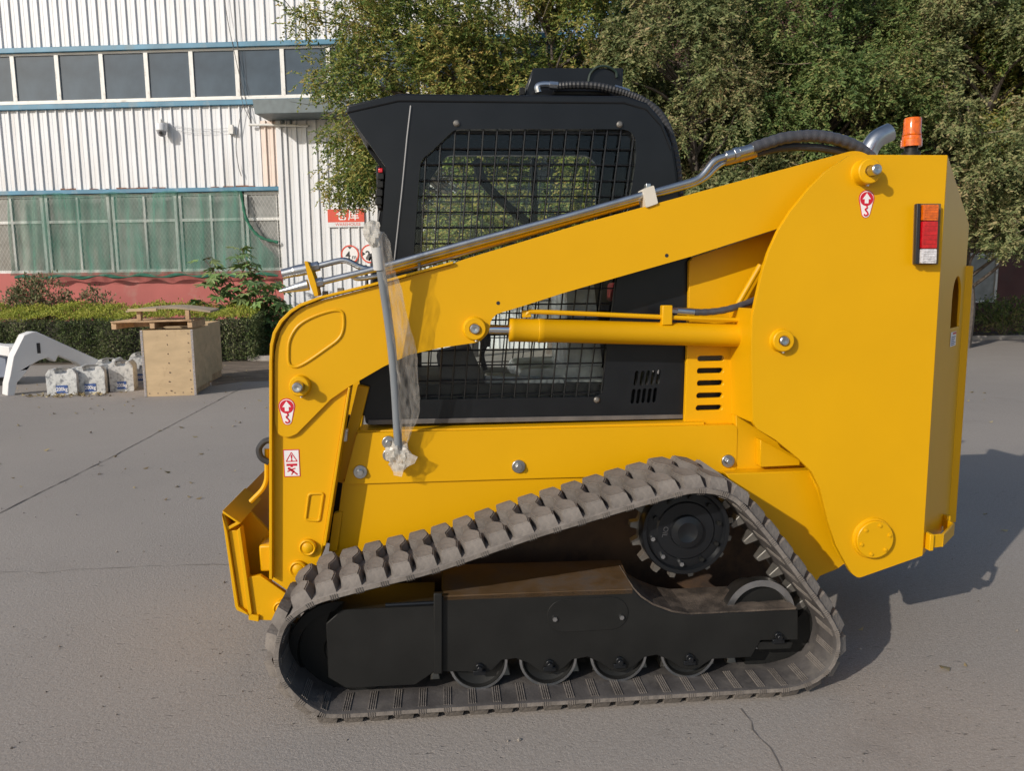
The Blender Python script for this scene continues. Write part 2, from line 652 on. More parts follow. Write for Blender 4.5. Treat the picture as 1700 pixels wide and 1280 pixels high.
SOIL = M("bare_soil", (0.15, 0.115, 0.085), rough=0.95, var=0.35, scale=3, bump=0.6, bscale=30)
JOINT = M("joint_filler", (0.12, 0.105, 0.095), rough=0.9, var=0.3, scale=20)
KERBM = M("kerb_concrete", (0.3, 0.27, 0.24), rough=0.9, var=0.2, scale=5, bump=0.3)

def ribbon(name, pts, w, z, mat, jag=0.0, kind='structure'):
    rn = random.Random(3)
    vv, ff = [], []
    P_ = [Vector((p[0], p[1])) for p in pts]
    dense = []
    for a, b in zip(P_[:-1], P_[1:]):
        k = max(2, int((b - a).length / 0.08)) if jag else 1
        for i in range(k):
            dense.append(a.lerp(b, i / k))
    dense.append(P_[-1])
    for i, p in enumerate(dense):
        t = (dense[min(i + 1, len(dense) - 1)] - dense[max(i - 1, 0)]).normalized()
        s = Vector((-t.y, t.x))
        q = p + s * rn.uniform(-jag, jag)
        ww = w * (rn.uniform(0.3, 1.2) if jag else 1) / 2
        vv += [(*(q + s * ww), z), (*(q - s * ww), z)]
        if i: ff.append((2 * i - 2, 2 * i - 1, 2 * i + 1, 2 * i))
    b = MB(); b.add(vv, ff)
    return tag(b.build(name, mat, smooth=False), kind=kind)

ribbon("ground_joint", [(-3.3174, 1.3439), (-3.4117, 3.1533), (-3.3892, 4.9836), (-3.4452, 8.3969), (-3.4699, 10.3009)], 0.013, 0.004, JOINT, jag=0.006)
ribbon("ground_crack", [(1.1474, -0.0385), (1.1439, -0.1304), (1.1388, -0.2319), (1.134, -0.3616), (1.121, -0.5164)], 0.005, 0.004, M("crack_dirt", (0.16, 0.138, 0.12), 0.95), jag=0.012)
ribbon("ground_crack", [(-2.7026, 1.8671), (-2.3723, 1.8289), (-1.8927, 1.8521), (-1.3501, 1.8294)], 0.006, 0.004, M("hairline_dirt", (0.2, 0.175, 0.155), 0.9), jag=0.02)

# ------------------------------------------------------------------ white clad workshop
BORG = (-4.278, 18.585, 0.0)
BROT = R(-8.27)
CLAD = M("white_cladding", (0.68, 0.69, 0.71), rough=0.45, var=0.035, scale=1.2, streak=(0.52, 0.47, 0.42))
CLADP = M("cream_cladding", (0.72, 0.6, 0.53), rough=0.5, var=0.06, scale=2)
BLUE = M("blue_flashing", (0.05, 0.19, 0.30), rough=0.45, var=0.25, scale=1.5, dirt=(0.3, 0.36, 0.38), dirt_amt=0.3, dirt_scale=2)
RUST = M("rust_streak", (0.22, 0.1, 0.06), rough=0.9, var=0.4, scale=9)
PVC = M("white_window_frame", (0.72, 0.71, 0.68), rough=0.45, var=0.06, scale=4, dirt=(0.45, 0.41, 0.36), dirt_amt=0.2)
REDW = M("red_plaster", (0.43, 0.125, 0.11), rough=0.85, var=0.08, scale=1.2, dirt=(0.42, 0.2, 0.17), dirt_amt=0.2, dirt_scale=2, bump=0.15, bscale=30)
WGL = M("window_glass", (0.055, 0.08, 0.105), rough=0.08, var=0.25, scale=1.5, spec=0.6, coat=0.0, objvar=0.22)
WGLD = M("dusty_window_glass", (0.22, 0.225, 0.22), rough=0.22, var=0.3, scale=2.5, spec=0.6, objvar=0.25)
MESHM = M("galvanised_mesh", (0.36, 0.35, 0.335), rough=0.6, metal=0.3, var=0.2)
DKGREY = M("grey_canopy_paint", (0.11, 0.14, 0.15), rough=0.5, var=0.15)

bld = bpy.data.objects.new("workshop_building", None)
link(bld, None, (0, 0, 0))
tag(bld, "white ribbed workshop with blue trim, upper window row and red plaster base", "building")

def corrug(xa, xb, za, zb, y, pitch=0.267, rib=0.05, h=0.045, x0=0.0):
    """ribbed sheet: flat pans with raised trapezoid ribs, as one folded surface with thickness behind."""
    b = MB()
    xs = [(xa, 0)]
    k = math.ceil((xa - x0 + rib) / pitch)
    while x0 + k * pitch + rib < xb:
        c = x0 + k * pitch
        xs += [(c - rib * 0.5, 0), (c - rib * 0.3, -h), (c + rib * 0.3, -h), (c + rib * 0.5, 0)]
        # shallow mid stiffener
        m = c + pitch * 0.5
        if m + 0.02 < xb: xs += [(m - 0.012, 0), (m, -0.006), (m + 0.012, 0)]
        k += 1
    xs.append((xb, 0))
    xs = [q for i, q in enumerate(xs) if i == 0 or q[0] > xs[i - 1][0]]
    n = len(xs)
    vv = [(x, y + d, za) for x, d in xs] + [(x, y + d, zb) for x, d in xs]
    ff = [(i, i + 1, i + 1 + n, i + n) for i in range(n - 1)]
    # back sheet closes the panel
    vv += [(xa, y + 0.03, za), (xb, y + 0.03, za), (xb, y + 0.03, zb), (xa, y + 0.03, zb)]
    ff.append((2 * n + 3, 2 * n + 2, 2 * n + 1, 2 * n))
    return b.add(vv, ff)

ZT = [[(0.3984, 8.0778)][0][1], [(0.3278, 6.6466)][0][1], [(0.016, 4.3555)][0][1], [(-2.9781, 2.1342)][0][1]]
Z_UP, Z_SILL, Z_LINT, Z_BASE = ZT
XL, XR = -17.0, 7.6
corrug(XL, XR, Z_UP + 0.05, Z_UP + 7.0, 0.0).build("wall_cladding", CLAD, bld, smooth=False)
corrug(XL, -0.02, Z_LINT + 0.05, Z_SILL - 0.1, 0.0).build("wall_cladding", CLAD, bld, smooth=False)
corrug(0.02, XR, 0.0, Z_SILL - 0.1, -0.06, x0=0.2, pitch=0.267).build("wall_cladding", CLAD, bld, smooth=False)
b = MB(); b.box((-0.0, -0.05, (Z_SILL - 0.1) / 2), (0.14, 0.12, Z_SILL - 0.1)); b.build("corner_trim", CLAD, bld, bevel=0.006)
corrug(-0.50, -0.08, Z_LINT + 0.06, Z_SILL - 0.52, -0.05, pitch=0.2, x0=0.03).build("patch_panel", CLADP, bld, smooth=False)
b = MB(); b.box(((XL - 0.08) / 2, 0.15, Z_BASE / 2 + 0.02), (-XL - 0.08, 0.3, Z_BASE + 0.04)); b.build("base_wall", REDW, bld)
b = MB(); b.box(((XL + XR) / 2, 6.3, 6.5), (XR - XL, 12.0, 12.9)); b.build("wall_core", M("dark_interior", (0.05, 0.055, 0.06), 0.9), bld)
for z, hh, x1, yy in ((Z_UP, 0.13, XR, -0.035), (Z_SILL - 0.04, 0.13, XR, -0.05), (Z_LINT, 0.11, -0.075, -0.04)):
    b = MB(); b.box(((XL + x1) / 2, yy, z), (x1 - XL, 0.13, hh)); b.build("blue_flashing", BLUE, bld, bevel=0.01)
b = MB(); b.box(((XL + XR) / 2, -0.03, Z_SILL + 0.06), (XR - XL, 0.12, 0.055)); b.build("window_sill", PVC, bld, bevel=0.005)
# rust along the lower edge of the middle cladding
rn = random.Random(4)
b = MB()
for i in range(26):
    x = rn.uniform(-6.2, -0.5); w = rn.uniform(0.05, 0.35)
    b.box((x, -0.052 - 0.0007 * i, Z_LINT + 0.055 + rn.uniform(0.0, 0.025)), (w, 0.004, rn.uniform(0.02, 0.05)))
b.build("rust_edge", RUST, bld, smooth=False)

# upper windows: one part each with its own frame and pane
rn_pane = random.Random(8)
def window_unit(x0, x1, z0, z1, y, fr, mullions=(), transoms=(), glass=WGL, depth=0.07, name="window"):
    b = MB()
    holes = []
    xs = [x0 + fr] + [v for m_ in mullions for v in (m_ - fr * 0.4, m_ + fr * 0.4)] + [x1 - fr]
    zs = [z0 + fr] + [v for t_ in transoms for v in (t_ - fr * 0.5, t_ + fr * 0.5)] + [z1 - fr]
    cells = []
    for i in range(0, len(xs), 2):
        for j in range(0, len(zs), 2):
            cells.append((xs[i], xs[i + 1], zs[j], zs[j + 1]))
    for a, c, d, e in cells:
        holes.append([(a, d), (c, d), (c, e), (a, e)])
    b.plate([(x0, z0), (x1, z0), (x1, z1), (x0, z1)], y - depth / 2, y + depth / 2, holes)
    w = b.build(name, PVC, bld, smooth=False)
    for a, c, d, e in cells:
        p = MB(); p.box(((a + c) / 2, y + 0.012, (d + e) / 2), (c - a + 0.01, 0.012, e - d + 0.01))
        pn = p.build("pane", glass, w, smooth=False)
        pn.rotation_euler = (rn_pane.uniform(-.005, .005), 0, rn_pane.uniform(-.005, .005))
    return w

ux = [q[0] for q in [(-7.2527, 7.4598), (-6.0036, 7.4759), (-4.7146, 7.4752), (-3.4841, 7.4757), (-2.2291, 7.4755), (-0.9991, 7.4756), (0.2064, 7.4762), (1.3878, 7.4771)]]
step = (ux[-1] - ux[0]) / 7
edges = [ux[0] + step * k for k in range(-9, 14)]
for a, c in zip(edges[:-1], edges[1:]):
    window_unit(a, c, Z_SILL + 0.09, Z_UP - 0.066, 0.03, 0.055)

# lower windows, standing in the red base under the lintel
lx = [q[0] for q in [(-18.6374, 3.2067), (-16.4436, 3.178), (-14.3636, 3.1508), (-12.3942, 3.125), (-10.5325, 3.1006), (-8.6533, 3.076), (-6.74, 3.051), (-4.8453, 3.0262), (-2.952, 3.0014), (-1.1107, 2.9773), (0.1794, 2.9604)]]
lx[-1] = -0.085
tz = [(-3.897, 3.5667)][0][1]
for k, (a, c) in enumerate(zip(lx[:-1], lx[1:])):
    mid = (a + c) / 2 if k < 9 else [(-0.1716, 2.965)][0][0]
    window_unit(a + 0.03, c - 0.03, Z_BASE + 0.04, Z_LINT - 0.06, 0.06, 0.075, (mid,), (tz,), WGLD, name="barred_window")
# expanded metal mesh over the lower windows
b = MB()
xa, xb, za, zb = lx[5], -0.1, Z_BASE + 0.06, Z_LINT - 0.08
H = zb - za
d = 0.105
nlin = int((xb - xa) / d)
for i in range(-int(H / 1.7 / d) - 1, nlin + 1):
    for sg in (1, -1):
        x0 = xa + i * d if sg > 0 else xb - i * d
        s0, s1 = 0.0, H
        pts_ = []
        for t in (0.0, 1.0):
            pts_.append((x0 + sg * t * H / 1.7, za + t * H))
        (ax, az), (cx, cz) = pts_
        # clip to the window strip
        def clipx(px, pz, qx, qz):
            for lim, cmp_ in ((xa, -1), (xb, 1)):
                if cmp_ * px > cmp_ * lim and cmp_ * qx > cmp_ * lim: return None
                if cmp_ * px > cmp_ * lim:
                    t = (lim - px) / (qx - px); px, pz = lim, pz + t * (qz - pz)
                elif cmp_ * qx > cmp_ * lim:
                    t = (lim - px) / (qx - px); qx, qz = lim, pz + t * (qz - pz)
            return px, pz, qx, qz
        r = clipx(ax, az, cx, cz)
        if r:
            yo = -0.008 if sg > 0 else -0.013
            px, pz, qx, qz = r
            if abs(qx - px) > 0.02:
                w = 0.0035
                b.add([(px - w, yo, pz), (px + w, yo, pz), (qx + w, yo, qz), (qx - w, yo, qz)], [(0, 1, 2, 3)])
mo = b.build("security_mesh", MESHM, bld, smooth=False)

# canopy and its conduit at the corner
cx0 = [(-0.3151, 6.4996)][0]; cx1 = [(-0.0772, 6.1132)][0]
b = MB()
b.add([(cx0[0], -0.055, cx0[1]), (cx0[0] + 3.2, -0.055, cx0[1]), (cx0[0] + 3.2, -1.0, cx0[1] - 0.05), (cx0[0], -1.0, cx0[1] - 0.05),
       (cx0[0] + 0.05, -0.055, cx1[1]), (cx0[0] + 3.2, -0.055, cx1[1]), (cx0[0] + 3.2, -1.0, cx1[1] - 0.02), (cx0[0] + 0.05, -1.0, cx1[1] - 0.02)],
      [(0, 1, 2, 3), (7, 6, 5, 4), (0, 3, 7, 4), (1, 5, 6, 2), (3, 2, 6, 7), (0, 4, 5, 1)])
b.build("door_canopy", DKGREY, bld, bevel=0.01)
q = [(-0.7718, 6.0116), (-0.3142, 6.002), (0.1415, 5.977), (0.8236, 5.9472)]
b = MB(); b.tube([(x, -0.14, z) for x, z in q], 0.035, 8); b.build("conduit_pipe", PVC, bld)
b = MB()
b.box((q[2][0], -0.09, q[2][1] + 0.12), (0.05, 0.05, 0.3)); b.box((q[2][0] + 0.2, -0.09, q[2][1] + 0.14), (0.05, 0.05, 0.3))
b.build("conduit_bracket", DKGREY, bld)
bx_ = [(-1.2838, 5.9123)][0]
b = MB(); b.box((bx_[0], -0.09, bx_[1]), (0.13, 0.1, 0.24)); b.build("junction_box", PVC, bld, bevel=0.008)

# everything of the building is modelled square to it and turned once
bld.location = BORG
bld.rotation_euler = (0, 0, BROT)
BM = Matrix.Translation(BORG) @ Matrix.Rotation(BROT, 4, 'Z')

def on_wall(root, x, y, z):
    """stand a thing on the workshop wall (wall coordinates)."""
    root.location = BM @ Vector((x, y, z))
    root.rotation_euler = (0, 0, BROT)
    return root

# security camera
cc = [(-3.1146, 5.9571)][0]
t = empty("security_camera", (0, 0, 0), "white dome security camera on the ribbed wall below the upper windows", "camera")
b = MB(); b.box((0, 0.19, 0.1), (0.16, 0.04, 0.2)); b.bar((0, 0.19, 0.14), (0, 0.02, 0.2), 0.05); b.cyl((0, 0, 0.22), (0, 0, 0.12), 0.045); b.build("bracket", PVC, t, bevel=0.004)
b = MB(); b.lathe((0, 0, 0.13), (0, 0, -1), [(0.06, 0), (0.13, 0.03), (0.145, 0.08), (0.145, 0.2), (0.125, 0.22)], 20); b.build("housing", CLAD, t)
b = MB(); b.lathe((0, 0, -0.09), (0, 0, -1), [(0.115, 0), (0.11, 0.05), (0.085, 0.1), (0.04, 0.13), (0.0, 0.135)], 20); b.build("dome", M("smoked_dome", (0.25, 0.25, 0.27), 0.15, var=0.4, scale=12), t)
b = MB(); b.lathe((0.02, -0.075, -0.13), (0.1, -1, -0.3), [(0.04, 0), (0.04, 0.045), (0.02, 0.05)], 14); b.build("lens", INK, t)
on_wall(t, cc[0], -0.25, cc[1])

# cables hung down the wall
t = empty("wall_cable", (0, 0, 0), "thin black cables dangling down the white wall past the upper windows", "cable")
for s in ("370,-60 376,30 388,90 401,140 412,168 417,205", "388,-60 390,20 395,60 398,110 404,165", "405,165 412,190 421,206"):
    pass
for qq in ([(-1.3178, 10.0598), (-1.23, 8.8714), (-1.0904, 7.9662), (-0.9566, 7.2036), (-0.8409, 6.6651), (-0.7125, 6.0454)], [(-1.0343, 10.0548), (-1.0014, 8.7188), (-0.9664, 7.663), (-0.9429, 6.6697), (-0.7009, 6.0318)], [(-0.9124, 6.5591), (-1.0357, 6.1297), (-1.1708, 5.5108), (-1.1371, 4.9619), (-1.07, 4.6931)]):
    b = MB(); b.tube(smooth_path([(x, -0.11, z) for x, z in qq], 6), 0.009, 5); b.build("cable", HOSE, t)
for qq in ([(-3.0665, 6.1014), (-2.5105, 5.9806), (-1.8513, 5.9356), (-1.3055, 5.9554)], [(-3.071, 6.0391), (-2.5179, 5.8715), (-1.8572, 5.8423), (-1.3111, 5.8622)]):
    b = MB(); b.tube(smooth_path([(x, -0.075, z) for x, z in qq], 6), 0.006, 5); b.build("cable", M("pale_cable", (0.5, 0.5, 0.5), 0.5), t)
on_wall(t, 0, 0, 0)

# signs on the white panel
SGR = M("sign_red", (0.62, 0.07, 0.035), rough=0.45, var=0.1, scale=4)
sq = [(1.242, 3.7756), (2.2338, 3.7841), (2.2213, 3.4361), (1.2356, 3.4344)]
sx0, sx1, sz0, sz1 = sq[0][0], sq[1][0], sq[3][1], sq[0][1]
scx, scz = (sx0 + sx1) / 2, (sz0 + sz1) / 2
t = empty("warehouse_sign", (0, 0, 0), "red and white wall sign with two white characters on the white cladding", "sign")
b = MB(); b.box((0, 0, 0), (sx1 - sx0, 0.012, sz1 - sz0)); b.build("red_panel", SGR, t, smooth=False)
b = MB(); b.box((0, 0, -(sz1 - sz0) / 2 - 0.065), (sx1 - sx0, 0.012, 0.13)); b.build("white_panel", CLAD, t, smooth=False)
text_mesh("lettering", "\u4ed3", 0.31, WHT, t, (-0.11, -0.0085, 0.0), bold=0.004)
text_mesh("lettering", "\u5e93", 0.31, WHT, t, (0.21, -0.0085, 0.0), bold=0.004)
text_mesh("lettering", "WAREHOUSE", 0.115, SGR, t, (0.05, -0.0085, -(sz1 - sz0) / 2 - 0.062))
on_wall(t, scx, -0.115, scz)

def round_sign(px, body, small, tri_side, lab):
    x, z = px
    t = empty("limit_sign", (0, 0, 0), lab, "sign", "round limit signs on the white cladding")
    r = 0.245
    b = MB(); b.lathe((0, 0, 0), (0, 1, 0), [(r, 0), (r, 0.012)], 36); b.build("plate", WHT, t)
    o_, i_ = circle(0, 0, r + 0.004, 40), circle(0, 0, r * 0.86, 40)
    b = MB(); b.plate(o_, -0.004, 0.0, [i_]); b.build("red_ring", SGR, t)
    text_mesh("lettering", body, 0.27, INK, t, (-0.055 if small else 0, -0.003, -0.03), bold=0.006)
    if small: text_mesh("lettering", small, 0.17, INK, t, (0.11, -0.003, -0.075), bold=0.002)
    b = MB()
    if tri_side:
        for s in (-1, 1): b.plate([(s * 0.205, 0.06), (s * 0.205, -0.06), (s * 0.12, 0.0)], -0.003, 0.0)
    else:
        b.plate([(-0.06, 0.205), (0.06, 0.205), (0.0, 0.135)], -0.003, 0.0)
        b.plate([(-0.06, -0.205), (0.06, -0.205), (0.0, -0.15)], -0.003, 0.0)
    b.build("arrow_marks", INK, t, smooth=False)
    on_wall(t, x, -0.115, z)
round_sign([(1.811, 2.5796)][0], "4", "m", False, "round red ringed height limit sign reading 4 m below the red sign")
round_sign([(2.3553, 2.5891)][0], "2", "m", True, "round red ringed width limit sign partly hidden behind the plastic wrapped strut")

# green net hung over the lower windows
NET = film_mat("green_net_cloth", (0.085, 0.28, 0.21), 0.40, rough=0.8, folds=0.28, fscale=(5, 5, 0.7))
def net():
    tl, tr = [(-7.548, 3.05)][0][0], [(-1.0738, 4.191)][0][0]
    zt = Z_LINT - 0.02
    zb = Z_BASE - 0.05
    nx, nz = 150, 26
    vv, ff = [], []
    rr = random.Random(5)
    ph = [rr.uniform(0, 6.28) for _ in range(8)]
    xlow = [(-0.1483, 2.3102)][0][0]
    for j in range(nz + 1):
        v = j / nz
        x1 = tr + (xlow - tr) * (min(1, v * 1.25) ** 2.2)
        for i in range(nx + 1):
            u = i / nx
            x = tl + (x1 - tl) * u
            sag = 0.10 * (1 - v) * abs(math.sin(u * PI * 4.0 + 0.6)) ** 1.5
            z = zt + (zb - zt) * v - sag
            lf = max(0.0, 1 - u * 5.0)
            y = -0.20 - 0.03 * v - (0.035 + .05 * lf) * math.sin(x * 7 + ph[0] + v) - (0.022 + .03 * lf) * math.sin(x * 19 + ph[1] + v * 2) - 0.045 * v * math.sin(x * 3 + ph[2]) - .02 * math.sin(x * 1.7 + v * 5)
            if v > 0.93:
                z += 0.02 * math.sin(x * 9 + ph[3]); y -= 0.08 * (v - 0.93) / 0.07
            vv.append((x, y, z))
    for j in range(nz):
        for i in range(nx):
            a = j * (nx + 1) + i
            ff.append((a, a + 1, a + nx + 2, a + nx + 1))
    t = empty("safety_net", (0, 0, 0), "green netting draped over the ground floor windows of the white workshop", "net")
    b = MB(); b.add(vv, ff); b.build("net_cloth", NET, t)
    b = MB(); b.tube([(tl + (xlow - tl) * k / 60, -0.27 + 0.02 * math.sin(k * 1.3), zb - 0.03 + 0.03 * math.sin(k * 0.7)) for k in range(61)], [0.035 + 0.02 * math.sin(k * 0.9) for k in range(61)], 7)
    b.build("gathered_hem", M("green_net_folds", (0.03, 0.13, 0.085), 0.85, var=0.3), t)
    b = MB(); b.tube(smooth_path([(tr - 0.02, -0.15, zt - 0.05), (tr + 0.12, -0.2, zt - 0.8), (tr + 0.45, -0.22, zt - 1.25), (xlow + 0.02, -0.2, zt - 1.42)], 8), [0.03 + 0.02 * math.sin(k) ** 2 for k in range(25)], 7)
    b.build("gathered_edge", M("green_net_folds2", (0.03, 0.15, 0.09), 0.85, var=0.3), t)
    on_wall(t, 0, 0, 0)
net()

# ------------------------------------------------------------------ dark red building behind the trees
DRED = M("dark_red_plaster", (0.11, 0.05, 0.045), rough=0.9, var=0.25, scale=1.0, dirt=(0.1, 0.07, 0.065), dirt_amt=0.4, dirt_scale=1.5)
t = empty("red_building", (14, 20.5, 0), "dark red plastered building in the shade behind the trees", "building")
hb = []
wins = [(8.4, 1.1), (12.6, 1.1), (16.9, 1.1), (20.6, 1.1), (24.4, 1.1)]
holes = [[(x - w, 1.0), (x + w, 1.0), (x + w, 2.6), (x - w, 2.6)] for x, w in wins]
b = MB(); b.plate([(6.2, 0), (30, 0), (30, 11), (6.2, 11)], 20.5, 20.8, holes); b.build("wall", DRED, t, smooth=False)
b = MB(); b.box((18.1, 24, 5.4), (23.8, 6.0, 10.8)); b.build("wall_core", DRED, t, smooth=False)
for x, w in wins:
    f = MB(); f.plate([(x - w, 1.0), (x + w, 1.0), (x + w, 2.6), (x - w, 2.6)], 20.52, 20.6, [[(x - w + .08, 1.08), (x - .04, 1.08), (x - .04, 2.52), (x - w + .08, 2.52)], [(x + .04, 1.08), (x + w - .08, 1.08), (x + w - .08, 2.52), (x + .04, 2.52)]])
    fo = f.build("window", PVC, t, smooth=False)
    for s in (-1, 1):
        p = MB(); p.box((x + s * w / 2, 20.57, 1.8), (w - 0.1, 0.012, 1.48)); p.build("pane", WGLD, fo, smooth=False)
ribbon_soil = [(-4.0689, 10.7147), (-3.7144, 11.2456), (-3.0862, 11.3169), (-4.3161, 17.0782), (-5.3719, 17.652), (-5.7381, 16.0425)]
b = MB(); b.add([(x, y, 0.0045) for x, y in ribbon_soil], [tuple(range(6))]); tag(b.build("soil", SOIL, smooth=False), kind='structure')
# planting bed and kerb in front of it
b = MB(); b.box((16, 19.3, 0.02), (22, 2.8, 0.05)); tag(b.build("soil", SOIL, smooth=False), kind='structure')
b = MB(); b.box((16.5, 17.75, 0.06), (24, 0.14, 0.13)); tag(b.build("kerb", KERBM, bevel=0.015), kind='structure')
b = MB(); b.add([(-14, 15.6, 0.004), (-3.0, 14.8, 0.004), (-1.5, 17.3, 0.004), (-14, 18.8, 0.004)], [(0, 1, 2, 3)]); tag(b.build("soil", SOIL, smooth=False), kind='structure')
b = MB(); b.bar((-4.6, 15.35, 0.06), (-1.0, 14.6, 0.06), 0.14, 0.13); tag(b.build("kerb", KERBM, bevel=0.015), kind='structure')

# ------------------------------------------------------------------ trees and plants
BARK = M("bark", (0.11, 0.09, 0.075), rough=0.95, var=0.3, scale=12, bump=0.6, bscale=40)
TWIG = M("dry_twig", (0.2, 0.16, 0.12), rough=0.9, var=0.25)
LEAF_A = leaf_mat("autumn_leaf", [(0.0, (0.054, 0.101, 0.020)), (0.3, (0.138, 0.202, 0.046)), (0.55, (0.265, 0.279, 0.071)), (0.8, (0.382, 0.320, 0.085)), (1.0, (0.424, 0.285, 0.101))], 0.3, 0.7)
LEAF_B = leaf_mat("green_leaf", [(0.0, (0.054, 0.101, 0.030)), (0.35, (0.116, 0.177, 0.050)), (0.65, (0.212, 0.255, 0.085)), (0.85, (0.309, 0.285, 0.110)), (1.0, (0.382, 0.296, 0.140))], 0.25, 0.6)
LEAF_C = leaf_mat("dull_leaf", [(0.0, (0.063, 0.101, 0.035)), (0.35, (0.175, 0.208, 0.080)), (0.65, (0.265, 0.267, 0.115)), (0.85, (0.350, 0.296, 0.146)), (1.0, (0.404, 0.296, 0.161))], 0.25, 0.6)

def tree(base, lobes, n_sprig, label, mat, seed, leaf=0.085, per=13, twigs=70):
    """lobes: (x, y, z, r, squash) clumps; each clump carries sprigs of leaves, the clumps hang on limbs from one trunk."""
    rg = np.random.default_rng(seed)
    rr = random.Random(seed)
    t = empty("tree", (base[0], base[1], 0), label, "tree", "trees behind the track loader")
    b = MB()
    zs = [l[2] for l in lobes]
    top = Vector((base[0] + rr.uniform(-.4, .4), base[1] + rr.uniform(-.2, .3), max(zs) * 0.8))
    trunk = [Vector((base[0], base[1], -0.1)), Vector((base[0] + .08, base[1], 1.2)), Vector((base[0] - .05, base[1] + .1, 2.6)), Vector((base[0] + .1, base[1] + .1, 4.2)), top]
    tp = smooth_path(trunk, 5)
    b.tube(tp, [0.2 * (1 - 0.85 * i / (len(tp) - 1)) for i in range(len(tp))], 9)
    b.build("trunk", BARK, t)
    b = MB()
    for l in lobes:
        e = Vector(l[:3])
        k = min(range(len(tp)), key=lambda i: (tp[i] - (e - Vector((0, 0, 1.1)))).length)
        s = tp[k]
        m_ = s.lerp(e, 0.5) + Vector((rr.uniform(-.25, .25), rr.uniform(-.25, .25), rr.uniform(0, .35)))
        pth = smooth_path([s, m_, e], 5)
        b.tube(pth, [0.055 * (1 - 0.8 * i / (len(pth) - 1)) for i in range(len(pth))], 5)
    b.build("limbs", BARK, t)
    # sprigs on the clumps
    L = np.array([l[:4] for l in lobes])
    w = L[:, 3] ** 2
    ch = rg.choice(len(lobes), n_sprig, p=w / w.sum())
    d = unit(rg.normal(size=(n_sprig, 3)))
    rad = L[ch, 3] * (0.45 + 0.6 * rg.random(n_sprig) ** 0.55)
    o_ = L[ch, :3] + d * rad[:, None] * np.array([1, 1, 0.85])
    ax = unit(d * 0.8 + rg.normal(size=(n_sprig, 3)) * 0.55 + np.array([0, 0, -0.5]))
    sl = rg.uniform(0.22, 0.48, n_sprig)
    tt = np.tile((np.arange(per) + 0.5) / per, (n_sprig, 1))
    pos = o_[:, None, :] + ax[:, None, :] * (tt * sl[:, None])[:, :, None]
    pos[:, :, 2] -= (tt ** 2) * 0.08
    side0 = unit(np.cross(ax, np.array([0.05, 0.02, 1.0])) + 1e-4)
    sg = np.where(np.arange(per) % 2 == 0, 1, -1)
    la = ax[:, None, :] * 0.55 + side0[:, None, :] * sg[None, :, None] * 0.9 + rg.normal(size=(n_sprig, per, 3)) * 0.38
    la[:, :, 2] -= 0.25
    N = n_sprig * per
    la = unit(la.reshape(N, 3))
    up = unit(rg.normal(size=(N, 3)) * 0.55 + np.array([-0.45, -0.5, 0.6]))
    sd = unit(np.cross(la, up))
    Ls = leaf * rg.uniform(0.6, 1.35, N)
    leaves_mesh("crown", pos.reshape(N, 3), la, sd, Ls, Ls * rg.uniform(0.36, 0.52, N), mat, t, 'stuff')
    # bare outer twigs
    b = MB()
    for _ in range(twigs):
        l = rr.choice(lobes)
        dv = Vector((rr.gauss(0, 1), rr.gauss(-.5, 1), rr.gauss(0, .8))).normalized()
        s = Vector(l[:3]) + dv * l[3] * 0.6
        e = s + (dv + Vector((rr.gauss(0, .5), rr.gauss(0, .4), rr.gauss(-.2, .5)))) * rr.uniform(.3, .7)
        m_ = s.lerp(e, .5) + Vector((rr.gauss(0, .06), rr.gauss(0, .06), rr.gauss(.03, .06)))
        b.tube(smooth_path([s, m_, e], 3), [0.011, 0.010, 0.009, 0.008, 0.006, 0.005, 0.003], 4)
    tag(b.build("twigs", TWIG, t), kind='stuff')
    return t

def blob(c, rx, ry, rz, n, seed, rmin=0.3, rmax=0.72, cut=None):
    rr = random.Random(seed)
    out = []
    while len(out) < n:
        d = Vector((rr.gauss(0, 1), rr.gauss(0, 1), rr.gauss(0, 1))).normalized() * rr.uniform(0.35, 1) ** 0.5
        p = (c[0] + d.x * rx, c[1] + d.y * ry, c[2] + d.z * rz)
        if p[2] < 0.6: continue
        if cut and not cut(p): continue
        out.append((*p, rr.uniform(rmin, rmax)))
    return out

L1 = blob((-0.7, 15.2, 6.4), 2.3, 1.3, 2.9, 44, 1) + blob((-1.85, 15.0, 5.1), 0.8, 0.7, 1.3, 10, 2, 0.25, 0.5) + blob((1.0, 15.0, 4.2), 1.6, 1.1, 2.2, 14, 3, 0.4, 0.75)
L1 += blob((-2.5, 15.0, 6.9), 0.7, 0.5, 1.9, 9, 9, 0.18, 0.36)
tree((0.6, 15.4), L1, 6000, "yellow green tree hanging over the white panel, left of the cab", LEAF_A, 11, 0.088)
L2 = blob((2.6, 15.6, 5.5), 2.2, 1.5, 4.3, 64, 4)
tree((2.7, 15.8), L2, 7000, "autumn tinted tree rising directly behind the black cab", LEAF_A, 12, 0.09)
L3 = blob((5.8, 15.0, 5.6), 2.5, 1.5, 4.2, 70, 5)
tree((6.0, 15.3), L3, 7200, "grey green tree behind the lift arm, right of the roof box", LEAF_C, 13, 0.094)
L4 = blob((9.4, 15.0, 5.6), 2.5, 1.5, 4.0, 68, 6)
tree((9.3, 15.4), L4, 7200, "dull green tree behind the exhaust tip and hose", LEAF_B, 14, 0.094)
L5 = blob((12.6, 14.6, 5.8), 2.4, 1.6, 3.8, 64, 7)
tree((13.2, 15.4), L5, 6800, "tree behind the amber beacon, brown tips on its right side", LEAF_C, 15, 0.094)
L6 = blob((15.2, 15.6, 6.6), 2.2, 1.6, 3.8, 44, 8) + blob((13.8, 15.4, 6.6), 1.0, 1.0, 2.4, 14, 18)
tree((16.2, 16.2), L6, 6200, "yellowing tree cut by the right edge of the picture", LEAF_A, 16, 0.094)
